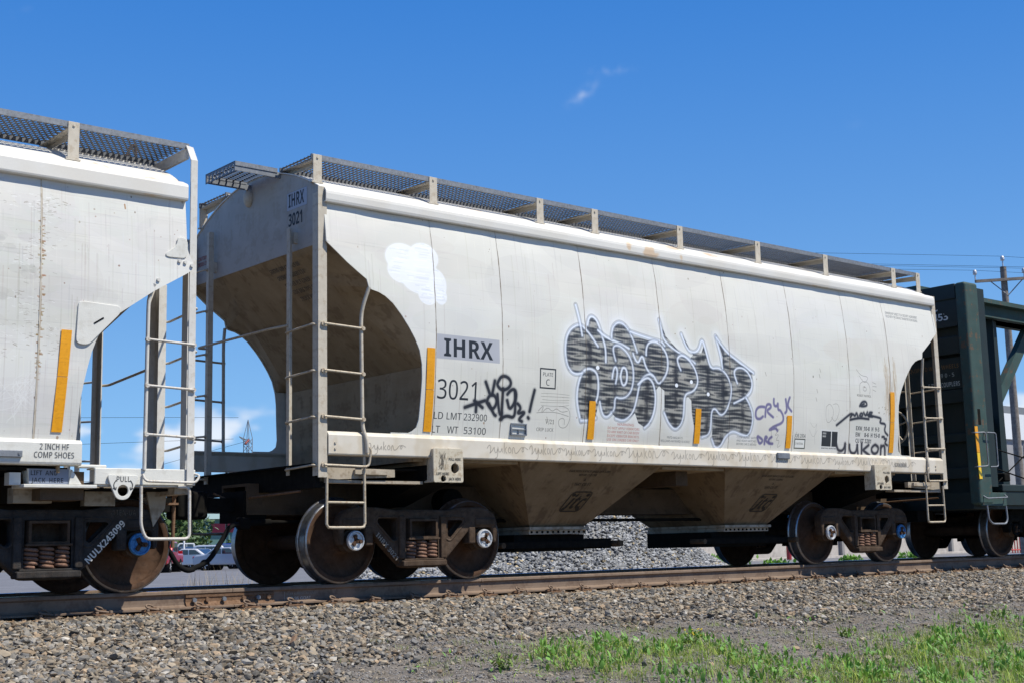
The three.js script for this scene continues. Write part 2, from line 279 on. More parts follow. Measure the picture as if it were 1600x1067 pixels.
const TAG_NAME=[[[7.13,1.71],[7.15,1.64],[7.25,1.62],[7.31,1.66],[7.33,1.73]],
[[7.33,1.73],[7.36,1.60],[7.29,1.56],[7.18,1.58]],
[[7.44,1.72],[7.45,1.63],[7.53,1.59],[7.61,1.62],[7.63,1.72]],
[[7.63,1.72],[7.66,1.59]],
[[7.74,1.75],[7.75,1.58]],
[[7.91,1.73],[7.79,1.66],[7.78,1.65],[7.95,1.58]],
[[8.07,1.74],[7.99,1.71],[7.99,1.64],[8.07,1.60],[8.15,1.63],[8.16,1.71],[8.07,1.74]],
[[8.23,1.59],[8.22,1.73]],
[[8.22,1.70],[8.27,1.74],[8.32,1.72],[8.34,1.59]]];
// ---------------------------------------------------------------- covered hopper cars
const interp = (tab, y) => { if (y <= tab[0][0]) return tab[0][1]; for (let i = 1; i < tab.length; i++) if (y <= tab[i][0]) return lerp(tab[i - 1][1], tab[i][1], (y - tab[i - 1][0]) / Math.max(1e-6, tab[i][0] - tab[i - 1][0])); return tab[tab.length - 1][1]; };
// a curved sheet with thickness: between xl(y) and xr(y), bulging to zf(y); s = +1 towards the camera, -1 the far side
function skin(xl, xr, ys, zf, s, thick, uvf, nx = 10) {
  const P = [], UV = [], N = ys.length, cols = nx + 1, idx = [];
  for (const off of [0, -thick]) for (const y of ys) for (let i = 0; i <= nx; i++) { const x = lerp(xl(y), xr(y), i / nx); P.push(x, y, s * (zf(y, x) + off)); UV.push(...uvf(x, y)); }
  const at = (l, j, i) => l * N * cols + j * cols + i, quad = (a, b, c, d) => (s > 0 ? idx.push(a, b, c, a, c, d) : idx.push(a, c, b, a, d, c));
  for (let j = 0; j < N - 1; j++) for (let i = 0; i < nx; i++) { quad(at(0, j, i), at(0, j, i + 1), at(0, j + 1, i + 1), at(0, j + 1, i)); quad(at(1, j, i), at(1, j + 1, i), at(1, j + 1, i + 1), at(1, j, i + 1)); }
  for (let j = 0; j < N - 1; j++) { quad(at(0, j, 0), at(0, j + 1, 0), at(1, j + 1, 0), at(1, j, 0)); quad(at(0, j, nx), at(1, j, nx), at(1, j + 1, nx), at(0, j + 1, nx)); }
  for (let i = 0; i < nx; i++) { quad(at(0, 0, i), at(1, 0, i), at(1, 0, i + 1), at(0, 0, i + 1)); quad(at(0, N - 1, i), at(0, N - 1, i + 1), at(1, N - 1, i + 1), at(1, N - 1, i)); }
  const g = new THREE.BufferGeometry(); g.setAttribute('position', new THREE.Float32BufferAttribute(P, 3)); g.setAttribute('uv', new THREE.Float32BufferAttribute(UV, 2)); g.setIndex(idx);
  return toCreasedNormals(g, 0.6);
}
function rowsOf(y0, y1, n, extra = []) { const r = []; for (let i = 0; i <= n; i++) r.push(lerp(y0, y1, i / n)); for (const e of extra) if (e > y0 + 0.004 && e < y1 - 0.004 && !r.some((q) => Math.abs(q - e) < 0.003)) r.push(e); return r.sort((a, b) => a - b); }
// running board of one side: grating panels between the brackets, edge angles, brackets
function runningBoard(car, name, y, z0, z1, xs, s, style, arc, xEnd0, xEnd1, uprightBrackets = true) {
  const g = group(name, car), zz = (z) => s * z, cuts = [xEnd0, ...xs.filter((x) => x > xEnd0 + 0.2 && x < xEnd1 - 0.2), xEnd1];
  for (let c = 0; c < cuts.length - 1; c++) {
    const a = cuts[c] + 0.004, b = cuts[c + 1] - 0.004, gs = [];
    if (style === 'bars') {
      const n = Math.round((b - a) / 0.052);
      for (let i = 0; i < n; i++) { const x = lerp(a, b, (i + 0.5) / n); gs.push(box(x - 0.011, x + 0.011, y - 0.007, y, zz(z0 + 0.02), zz(z1 - 0.02))); }
      for (let k = 1; k < 9; k++) { const z = lerp(z0, z1, k / 9); gs.push(box(a, b, y - 0.006, y - 0.001, zz(z) - 0.008, zz(z) + 0.008)); }
    } else {
      const w = z1 - z0 - 0.04, run = w * 0.62, n = Math.round((b - a) / 0.062);
      for (const dir of [-1, 1]) for (let i = -Math.ceil(run / 0.062); i <= n + Math.ceil(run / 0.062); i++) {
        const xm = a + i * 0.062; let t0 = 0, t1 = 1; const X = (t) => xm + dir * run * (t - 0.5);
        const lo = dir > 0 ? (a - X(0)) / run : (X(0) - b) / run, hi = dir > 0 ? (b - X(0)) / run : (X(0) - a) / run;
        t0 = Math.max(t0, lo); t1 = Math.min(t1, hi); if (t1 - t0 < 0.03) continue;
        gs.push(bar([X(t0), y - 0.006 + dir * 0.002, zz(z0 + 0.02 + w * t0)], [X(t1), y - 0.006 + dir * 0.002, zz(z0 + 0.02 + w * t1)], 0.02, 0.006, [0, 1, 0]));
      }
    }
    gs.push(box(a, b, y - 0.045, y + 0.004, zz(z1 - 0.02), zz(z1)), box(a, b, y - 0.045, y + 0.004, zz(z0), zz(z0 + 0.02)));
    obj('grating_panel', gs, M.grate, g);
    obj('edge_angle', [box(a, b, y - 0.05, y + 0.008, zz(z1 + 0.001), zz(z1 + 0.005)), box(a, b, y + 0.0045, y + 0.0085, zz(z1 - 0.03), zz(z1 + 0.001))], M.galv, g);
  }
  if (uprightBrackets) for (const x of xs) {
    obj('board_bracket', [rbox(x - 0.055, x + 0.055, arc(z1) - 0.005, y + 0.006, zz(z1 + 0.006), zz(z1 + 0.016), 0.003), bar([x, y - 0.052, zz(z1 + 0.006)], [x, Math.max(y - 0.075, arc(z0) + 0.02), zz(z0 - 0.02)], 0.085, 0.008, [0, 1, 0]), bar([x + 0.04, y - 0.085, zz(z1 + 0.004)], [x + 0.04, Math.max(y - 0.085, arc(z0) + 0.01), zz(z0 - 0.02)], 0.007, 0.06, [0, 1, 0]), hexBolt(x, y - 0.03, zz(z1 + 0.02), 0.013), box(x - 0.07, x + 0.07, arc(z1) - 0.004, arc(z1) + 0.012, zz(z1 - 0.04), zz(z1 + 0.02))], M.stile, g);
  }
  return g;
}
// lettering laid on a surface: a thin sheet with a clear ground; o = centre, u = direction of the writing, v = upwards
function decal(parent, name, w, h, o, u, v, draw, ppm = 300, rough = 0.6) {
  const cw = Math.min(2048, Math.max(16, Math.round(w * ppm))), ch = Math.min(2048, Math.max(16, Math.round(h * ppm)));
  const c = document.createElement('canvas'); c.width = cw; c.height = ch; const x = c.getContext('2d'); x.clearRect(0, 0, cw, ch);
  x.save(); x.scale(cw / w, ch / h); draw(x, w, h); x.restore();
  const t = new THREE.CanvasTexture(c); t.colorSpace = THREE.SRGBColorSpace; t.magFilter = THREE.LinearFilter;
  const m = new THREE.MeshStandardMaterial({ map: t, transparent: true, roughness: rough });
  const g = new THREE.PlaneGeometry(w, h), U = V(u).normalize(), Vv = V(v).addScaledVector(U, -V(v).dot(U)).normalize();
  g.applyMatrix4(new THREE.Matrix4().makeBasis(U, Vv, new THREE.Vector3().crossVectors(U, Vv))); g.translate(...o);
  return obj(name, g, m, parent, true);
}
// canvas writing in metres: y up unless the context is already y down
function write(x, str, px, py, size, color, opt = {}) {
  x.save(); x.translate(px, py); const k = size / 100 * 1.39; x.scale(k * (opt.sx || 1), (opt.up ? -1 : 1) * k); if (opt.rot) x.rotate(opt.rot);
  x.font = `${opt.style || ''} ${opt.weight || 'bold'} 100px ${opt.font || 'sans-serif'}`; x.fillStyle = color; x.textBaseline = 'alphabetic'; x.textAlign = opt.align || 'left';
  if (opt.width) { const w = x.measureText(str).width * k; x.scale(opt.width / w, 1); }
  x.fillText(str, 0, 0); x.restore();
}
function stroke(x, pts, w, color, alpha = 1, closed = false) {
  x.save(); x.globalAlpha = alpha; x.strokeStyle = color; x.lineWidth = w; x.lineCap = x.lineJoin = 'round'; x.beginPath(); x.moveTo(...pts[0]);
  for (let i = 1; i < pts.length - 1; i++) x.quadraticCurveTo(pts[i][0], pts[i][1], (pts[i][0] + pts[i + 1][0]) / 2, (pts[i][1] + pts[i + 1][1]) / 2);
  x.lineTo(...pts[pts.length - 1]); if (closed) x.closePath(); x.stroke(); x.restore();
}
function spray(x, pts, w, color, core = 0.95) { stroke(x, pts, w * 2.3, color, 0.07); stroke(x, pts, w * 1.7, color, 0.16); stroke(x, pts, w * 1.25, color, 0.4); stroke(x, pts, w * 0.85, color, core); }

// ground colour of the side sheets: grey paint with rain streaks, chalky patches, scuffs
function weather(x, x0, x1, y0, y1, base, seed, streak = 1) {
  const R = rng(seed); x.fillStyle = base; x.fillRect(x0, y0, x1 - x0, y1 - y0);
  for (let i = 0; i < 160; i++) { const a = 0.2 + R() * 1.4, b = 0.1 + R() * 0.5; x.fillStyle = R() < 0.5 ? `rgba(232,232,230,${0.05 * R()})` : `rgba(150,146,138,${0.06 * R()})`; x.beginPath(); x.ellipse(lerp(x0, x1, R()), lerp(y0, y1, R()), a, b, 0, 0, 7); x.fill(); }
  for (let i = 0; i < 900 * streak; i++) { const px = lerp(x0, x1, R()), h = 0.15 + R() * R() * 1.6, top = lerp(y0, y1, R()); x.fillStyle = R() < 0.6 ? `rgba(120,110,96,${0.012 + 0.03 * R()})` : `rgba(240,240,238,${0.04 * R()})`; for (let q = 0; q < 4; q++) x.fillRect(px + 0.002 * (R() - 0.5), top - h * (0.4 + 0.2 * q), 0.003 + R() * 0.01, h * (0.4 + 0.2 * q)); }
  for (let i = 0; i < 900; i++) { const px = lerp(x0, x1, R()), py = lerp(y0, y1, R()), L = 0.15 + R() * 0.5, c = R() < 0.5 ? '#8c8880' : '#eeeeec', al = 0.02 + 0.05 * R(), w = 0.003 + R() * 0.006; stroke(x, [[px, py], [px + L / 2, py + 0.01 * (R() - 0.5)], [px + L, py + 0.012 * (R() - 0.5)]], w, c, al); stroke(x, [[px + L * 0.2, py], [px + L * 0.5, py + 0.006 * (R() - 0.5)], [px + L * 0.8, py]], w, c, al); }
  for (let i = 0; i < 160; i++) { x.fillStyle = `rgba(${90 + 40 * R()},${70 + 20 * R()},${50 + 20 * R()},${0.25 + 0.4 * R()})`; const r = 0.003 + R() * R() * 0.012; x.beginPath(); x.ellipse(lerp(x0, x1, R()), lerp(y0, y1, R()), r, r * (0.6 + R()), 0, 0, 7); x.fill(); }
}
function yukonScroll(x, x0, x1, y, size, R) {
  for (let px = x0, step = 0; px < x1; px += step) {
    const s = size * (0.8 + 0.4 * R()), st = 0.85 + 0.35 * R(), dy = 0.012 * (R() - 0.5), w = 0.0032, col = '#6b6259', q = (L) => stroke(x, L.map(([a, b]) => [px + (a * st + 0.05 * (R() - 0.5)) * s, y + dy + (b + 0.05 * (R() - 0.5)) * s]), w * 2, col, 0.55);
    step = s * st * (5.6 + 0.5 * R());
    q([[0, 0.5], [0.2, 0.9], [0.5, 0.9], [0.5, 0.2], [0.3, -0.1], [0.8, 0.3], [1.0, 0.8], [1.05, 0.1], [1.3, 0.0], [1.5, 0.7], [1.45, -0.5], [1.1, -0.6]]);
    q([[1.5, 0.7], [1.6, 0.1], [1.9, 0.1], [2.05, 0.7], [2.1, 0.1]]); q([[2.4, 1.2], [2.35, 0.0]]); q([[2.7, 0.7], [2.4, 0.35], [2.75, 0.0]]);
    q([[3.1, 0.7], [2.9, 0.4], [3.05, 0.02], [3.35, 0.2], [3.3, 0.6], [3.1, 0.7]]); q([[3.5, 0], [3.55, 0.7], [3.8, 0.7], [3.85, 0], [4.3, 0.1], [4.8, 0.8], [5.2, 0.7], [5.1, 0.2], [4.8, 0.3], [5.1, 0.9], [5.7, 0.5]]);
  }
}
function paintHopper(x) {
  const R = rng(77), ink = '#24282e';
  weather(x, -1.8, 10.2, 1.4, 4.3, '#d9d7ce', 5);
  // patch of fresh white paint
  for (const [bx, by, rx, ry] of [[-0.56, 3.50, 0.23, 0.17], [-0.27, 3.55, 0.20, 0.16], [-0.58, 3.36, 0.19, 0.14], [-0.33, 3.32, 0.28, 0.2], [-0.1, 3.25, 0.12, 0.17], [-0.24, 3.12, 0.13, 0.11], [-0.06, 3.12, 0.08, 0.09]]) { for (const [k, a] of [[1.10, 0.10], [1.05, 0.2], [1.0, 0.75]]) { x.globalAlpha = a; x.fillStyle = '#eef0f4'; x.beginPath(); x.ellipse(bx, by, rx * k, ry * k, 0, 0, 7); x.fill(); } x.globalAlpha = 1; for (let i = 0; i < 22; i++) { const f = 2 * R() - 1, hw = rx * Math.sqrt(1 - f * f) * 0.95, py = by + f * ry; stroke(x, [[bx - hw * R(), py], [bx, py + 0.012 * (R() - 0.5)], [bx + hw * R(), py + 0.02 * (R() - 0.5)]], 0.008 + 0.012 * R(), R() < 0.6 ? '#f7f8fb' : '#d9dce2', 0.5); } }
  // reporting marks
  x.fillStyle = '#aeb0b7'; x.fillRect(-0.13, 2.43, 0.9, 0.27);
  const T = (s, px, py, size, o = {}) => write(x, s, px, py, size, o.c || ink, { up: true, ...o });
  T('IHRX', -0.04, 2.46, 0.2, { width: 0.71 }); T('3021', -0.12, 1.99, 0.215, { width: 0.62, weight: 'normal' }); stroke(x, [[0.0, 2.0], [0.001, 2.0]], 0.001, ink);
  T('LD LMT', -0.145, 1.767, 0.078, { width: 0.4, weight: 'normal' }); T('232900', 0.28, 1.767, 0.078, { width: 0.34, weight: 'normal' }); T('LT', -0.155, 1.617, 0.078, { width: 0.12, weight: 'normal' }); T('WT', 0.06, 1.617, 0.078, { width: 0.16, weight: 'normal' }); T('53100', 0.29, 1.617, 0.078, { width: 0.33, weight: 'normal' });
  x.strokeStyle = ink; x.lineWidth = 0.016; x.strokeRect(1.395, 2.195, 0.235, 0.225); T('PLATE', 1.43, 2.335, 0.045, { width: 0.165, weight: 'normal' }); T('C', 1.48, 2.225, 0.075, { weight: 'normal' });
  // small chalk drawings
  const fine = (L, a = 0.6) => stroke(x, L, 0.006, '#4b4742', a);
  for (let i = 0; i < 5; i++) fine([[1.4 + 0.05 * R(), 2.13 - i * 0.035], [1.6 + 0.1 * R(), 2.12 - i * 0.035 + 0.02 * R()], [1.86, 2.13 - i * 0.03]], 0.35);
  fine([[1.38, 1.92], [1.48, 2.02], [1.42, 1.88], [1.52, 1.98], [1.6, 1.92], [1.66, 1.97], [1.74, 1.92], [1.84, 1.94]]); fine([[1.36, 1.90], [1.6, 1.93], [1.86, 1.88]]);
  fine([[1.7, 1.99], [1.84, 2.0], [1.9, 1.88], [1.84, 1.74], [1.72, 1.74], [1.7, 1.84], [1.8, 1.86], [1.8, 1.78]]); fine([[1.52, 1.86], [1.54, 1.8]]); write(x, 'V/21', 1.5, 1.78, 0.05, '#55504a', { up: true, weight: 'normal', font: 'serif', style: 'italic' }); write(x, 'CRIP LUCK', 1.37, 1.69, 0.04, '#55504a', { up: true, weight: 'normal', style: 'italic' });
  // black tag
  for (const L of TAG_BLACK[0].length ? TAG_BLACK : []) spray(x, L, 0.036, '#23252e', 0.92);
  // the large piece: black hatch fill, pale outlines
  x.save(); x.beginPath(); GRAF_SHAPE[0].forEach((p, i) => (i ? x.lineTo(...p) : x.moveTo(...p))); x.closePath();
  x.save(); x.lineJoin = 'round'; x.strokeStyle = '#f2f5fa'; for (const [w, al] of [[0.30, 0.05], [0.24, 0.06], [0.19, 0.08], [0.14, 0.1], [0.1, 0.12]]) { x.globalAlpha = al; x.lineWidth = w; x.stroke(); } x.restore();
  x.clip(); x.fillStyle = 'rgba(150,147,140,0.8)'; x.fillRect(1, 1, 6, 3);
  for (let row = 0, py0 = 1.48; py0 < 3.2; row++, py0 += 0.026 + 0.014 * R()) for (let px = 1.62; px < 5.75; px += 0.045) {
    const k = n2(px * 1.9 + row * 3.7, row * 1.31) + 0.5 * n2b(px * 6, row * 2.3); if (k < -0.32) continue;
    const wob = (q) => py0 + 0.018 * n2b(q * 1.5, row * 0.6) - 0.02 * (q - 3.7) * 0.3, w = 0.010 + 0.016 * clamp(0.6 + k);
    stroke(x, [[px, wob(px)], [px + 0.05, wob(px + 0.05)], [px + 0.1, wob(px + 0.1)]], w * 1.7, '#2a2c32', 0.08 + 0.08 * R()); stroke(x, [[px, wob(px)], [px + 0.05, wob(px + 0.05)], [px + 0.1, wob(px + 0.1)]], w, '#25272d', 0.2 + 0.26 * clamp(0.5 + k));
  }
  for (const vx of [2.18, 2.62, 3.18, 3.7, 4.32, 4.62, 5.02]) for (let i = 0; i < 30; i++) { const py = lerp(1.55, 2.95, R()); for (const [w, al] of [[0.09, 0.06], [0.06, 0.1], [0.035, 0.16]]) stroke(x, [[vx + 0.05 * (R() - 0.5), py], [vx + 0.04 * R(), py - 0.07]], w, '#1d1f26', al); }
  for (let i = 0; i < 40; i++) { const px = lerp(1.8, 5.8, R()), py = lerp(1.6, 2.8, R()), r = 0.015 + 0.025 * R(); for (const k of [1.5, 1.2, 0.9, 0.6]) { x.fillStyle = 'rgba(26,28,34,0.22)'; x.beginPath(); x.ellipse(px, py, r * 1.2 * k, r * k, 0, 0, 7); x.fill(); } }
  x.restore();
  for (const L of GRAF_WHITE) { stroke(x, L, 0.17, '#f2f5fa', 0.04); stroke(x, L, 0.12, '#f2f5fa', 0.06); stroke(x, L, 0.075, '#20232c', 0.2); stroke(x, L, 0.055, '#cfdcf0', 0.22); stroke(x, L, 0.034, '#bccbe2', 0.5); stroke(x, L, 0.014 + 0.009 * R(), '#edf2fa', 0.8); }
  for (const [a, b] of [[2.32, 2.49], [4.0, 2.42], [3.72, 2.36], [4.33, 2.28]]) { x.fillStyle = '#eef3fa'; x.beginPath(); x.ellipse(a, b, 0.03, 0.026, 0, 0, 7); x.fill(); }
  // purple tags
  for (const L of GRAF_PURPLE) { stroke(x, L, 0.05, '#6c6790', 0.3); stroke(x, L, 0.032, '#5f5a86', 0.75); }
  // red warning and small stencils
  ['WARNING', 'DO NOT APPLY VIBRATORS', 'TO ANY PART OF CAR BODY', 'EXCEPT VIBRATOR BRACKETS', 'USE ON LOADED CAR ONLY'].forEach((s, i) => write(x, s, i ? 2.52 : 2.68, 1.805 - i * 0.047, 0.029, '#b0655e', { up: true, weight: 'normal', width: i ? 0.56 : 0.3 }));
  ['PNTD-MGLM-15', 'WILLIAMS-HAYWARD-10-63002'].forEach((s, i) => write(x, s, i ? 3.47 : 3.58, 1.68 - i * 0.045, 0.028, '#55565a', { up: true, weight: 'normal', width: i ? 0.55 : 0.3 }));
  ['CLOSE OUTLET GATES', 'AND ROOF HATCHES', 'BEFORE CAR IS MOVED'].forEach((s, i) => write(x, s, 4.93, 1.73 - i * 0.045, 0.028, '#55565a', { up: true, weight: 'normal', width: 0.42 }));
  fine([[5.66, 1.92], [5.78, 1.95], [5.72, 1.86], [5.84, 1.9], [5.7, 1.78], [5.82, 1.82], [5.74, 1.72], [5.84, 1.74], [5.78, 1.62], [5.86, 1.66]], 0.5); fine([[5.64, 1.9], [5.66, 1.62]], 0.5);
  T('JOB 2004', 6.16, 1.785, 0.05, { width: 0.24, weight: 'normal' }); x.fillStyle = '#e6e6e0'; x.fillRect(6.17, 1.635, 0.22, 0.125); x.strokeStyle = '#3c4038'; x.lineWidth = 0.014; x.strokeRect(6.17, 1.635, 0.22, 0.125); write(x, 'D NATIONAL', 6.19, 1.685, 0.03, '#333', { up: true, weight: 'normal', width: 0.17 });
  x.fillStyle = '#d9d9d6'; x.fillRect(6.74, 1.63, 0.42, 0.29); x.fillStyle = '#2a2c30'; x.fillRect(6.77, 1.68, 0.22, 0.215); x.fillRect(7.01, 1.68, 0.13, 0.215); write(x, 'XXXX', 6.79, 1.85, 0.025, '#d9d9d6', { up: true }); write(x, 'MGD', 6.79, 1.81, 0.025, '#d9d9d6', { up: true }); write(x, 'GAGE RAIL INSPECTED', 6.77, 1.645, 0.02, '#333', { up: true, width: 0.35 });
  T('EXW  10-8  H  9-3', 7.57, 1.935, 0.062, { width: 0.58, weight: 'bold' }); T('EW     8-6  H 15-0', 7.57, 1.845, 0.062, { width: 0.60, weight: 'bold' }); T('CU FT 3281', 7.575, 1.755, 0.062, { width: 0.40, weight: 'bold' });
  ['OWNERSHIP SUBJECT TO A SECURITY AGREEMENT', 'FILED WITH THE SURFACE TRANSPORTATION BOARD.'].forEach((s, i) => write(x, s, 8.52, 3.75 - i * 0.055, 0.036, '#4a4a4a', { up: true, weight: 'normal', width: 0.86 }));
  for (const L of TAG_MOVE) { spray(x, L, 0.03, '#262730', 0.85); } for (const L of TAG_NAME) spray(x, L, 0.036, '#303038', 0.88);
  fine([[7.6, 2.83], [7.68, 2.74], [7.9, 2.74], [7.78, 2.62], [7.66, 2.74]]); fine([[7.66, 2.48], [7.64, 2.6], [7.72, 2.66], [7.86, 2.66], [7.92, 2.56], [7.9, 2.48]]); fine([[7.74, 2.58], [7.82, 2.58], [7.82, 2.52], [7.74, 2.52], [7.74, 2.58]]); write(x, 'ROBOT PATROL', 7.58, 2.43, 0.035, '#4b4742', { up: true, style: 'italic', weight: 'normal', width: 0.36 }); fine([[7.98, 2.66], [8.06, 2.64]]); fine([[7.98, 2.6], [8.08, 2.6]]); fine([[7.98, 2.55], [8.06, 2.53]]);
  fine([[6.86, 2.24], [6.84, 2.1], [6.9, 2.0], [7.0, 2.06], [7.04, 2.2], [6.94, 2.3], [6.86, 2.24]], 0.45); fine([[7.02, 2.28], [7.12, 2.32], [7.18, 2.2], [7.08, 2.02], [6.98, 2.1]], 0.45); fine([[6.5, 2.0], [6.58, 1.9], [6.66, 2.02], [6.6, 1.84], [6.62, 1.7]], 0.25); fine([[6.48, 1.9], [6.56, 1.76], [6.66, 1.9]], 0.25);
  // rust runs and scuffs
  for (let i = 0; i < 90; i++) { const px = lerp(8.28, 8.6, R()), py = lerp(2.35, 3.1, R()); stroke(x, [[px, py], [px + 0.005, py - 0.1 - 0.25 * R()]], 0.006 + 0.008 * R(), '#9a7c56', 0.2 + 0.2 * R()); }
  for (let i = 0; i < 14; i++) { const px = lerp(8.05, 8.5, R()), py = lerp(2.2, 2.32, R()); stroke(x, [[px, py], [px + 0.03 * R(), py + 0.01]], 0.012, '#5d4a3a', 0.5); }
  for (const [px, py] of [[6.72, 2.78], [6.7, 2.7], [6.64, 2.48], [3.4, 2.9], [5.5, 2.65], [6.62, 2.36]]) stroke(x, [[px, py], [px + 0.02, py - 0.05]], 0.01, '#6a6258', 0.5);
  // brown film along welded seams
  for (const sx of HOP.seams) for (let i = 0; i < 60; i++) { const py = lerp(1.58, 3.95, R()); stroke(x, [[sx + 0.012 * (R() - 0.5), py], [sx + 0.014 * (R() - 0.5), py - 0.06 - 0.2 * R()]], 0.008, '#7d6a56', 0.22); }
}
function sideTexture(x0, x1, y0, y1, draw) {
  const c = document.createElement('canvas'); c.width = 2048; c.height = Math.round(2048 * (y1 - y0) / (x1 - x0)); const x = c.getContext('2d'), s = 2048 / (x1 - x0);
  x.setTransform(s, 0, 0, -s, -x0 * s, y1 * s); draw(x);
  const t = new THREE.CanvasTexture(c); t.colorSpace = THREE.SRGBColorSpace; t.magFilter = THREE.LinearFilter; t.minFilter = THREE.LinearMipmapLinearFilter; t.anisotropy = 8;
  return { map: t, uvf: (x, y) => [(x - x0) / (x1 - x0), (y - y0) / (y1 - y0)] };
}
// end slope: a flat sheet narrowing to the top and a facet on each side that rises to the edge of the side sheet
function slopeEnd(car, m, x0, y0, x1, y1, zTop, zBot, outline, zf) {
  const tri = (P, I) => { const g = new THREE.BufferGeometry(); g.setAttribute('position', new THREE.Float32BufferAttribute(P.flat(), 3)); g.setIndex(I); const q = g.toNonIndexed(); q.computeVertexNormals(); return q; };
  const t = 0.02, top = (z, d) => [m(x0 + d), y0 + d, z], bot = (z, d) => [m(x1 + d), y1 + d, z];
  obj('end_slope_sheet', tri([top(-zTop, 0), top(zTop, 0), bot(zBot, 0), bot(-zBot, 0), top(-zTop, t), top(zTop, t), bot(zBot, t), bot(-zBot, t)], [0, 1, 2, 0, 2, 3, 4, 6, 5, 4, 7, 6, 0, 4, 5, 0, 5, 1, 1, 5, 6, 1, 6, 2, 2, 6, 7, 2, 7, 3, 3, 7, 4, 3, 4, 0]), M.paintUnder, car);
  const O = [[y0 + 0.005, x0], ...outline.slice().reverse(), [y1, x1]].map(([y, x]) => [x + 0.012, y + 0.012]);
  for (const s of [1, -1]) { const P = [], I = []; O.forEach(([x, y], i) => { const k = i / (O.length - 1); P.push([m(lerp(x0, x1, k)), lerp(y0, y1, k), s * lerp(zTop, zBot, k)], [m(x), y, s * zf(y)]); }); for (let i = 0; i < O.length - 1; i++) I.push(2 * i, 2 * i + 1, 2 * i + 3, 2 * i, 2 * i + 3, 2 * i + 2); const g = new THREE.BufferGeometry(); g.setAttribute('position', new THREE.Float32BufferAttribute(P.flat(), 3)); g.setIndex(I); g.computeVertexNormals(); obj('slope_facet', g, M.paintUnder, car); }
}
const HOP = {
  cx: 4.158, seams: [-0.14, 0.82, 2.13, 3.45, 4.77, 6.12, 7.42, 8.45], y0: 1.572, y1: 4.02,
  out: [[1.572, -0.69], [1.597, -0.69], [1.600, -0.46], [1.62, -0.41], [1.66, -0.36], [1.75, -0.335], [2.2, -0.32], [2.35, -0.33], [2.5, -0.367], [2.62, -0.43], [2.74, -0.51], [2.86, -0.605], [2.98, -0.72], [3.05, -0.82], [3.083, -0.90], [3.10, -0.985], [3.12, -1.025], [3.21, -1.05], [3.37, -1.29], [3.56, -1.53], [3.58, -1.535], [4.02, -1.535]],
  zf: (y) => 1.60 - 0.075 * (y - 2.8) ** 2, arc: (z) => 4.605 - 0.203 * z * z,
  brackets: [-1.49, 0.065, 1.70, 2.63, 4.21, 5.83, 7.40, 9.15, 9.83],
};
const mx = (x) => 2 * HOP.cx - x;
const hopper = thing('covered_hopper_car', 'pale grey covered hopper car number 3021 with graffiti, in the middle of the train', 'railcar');
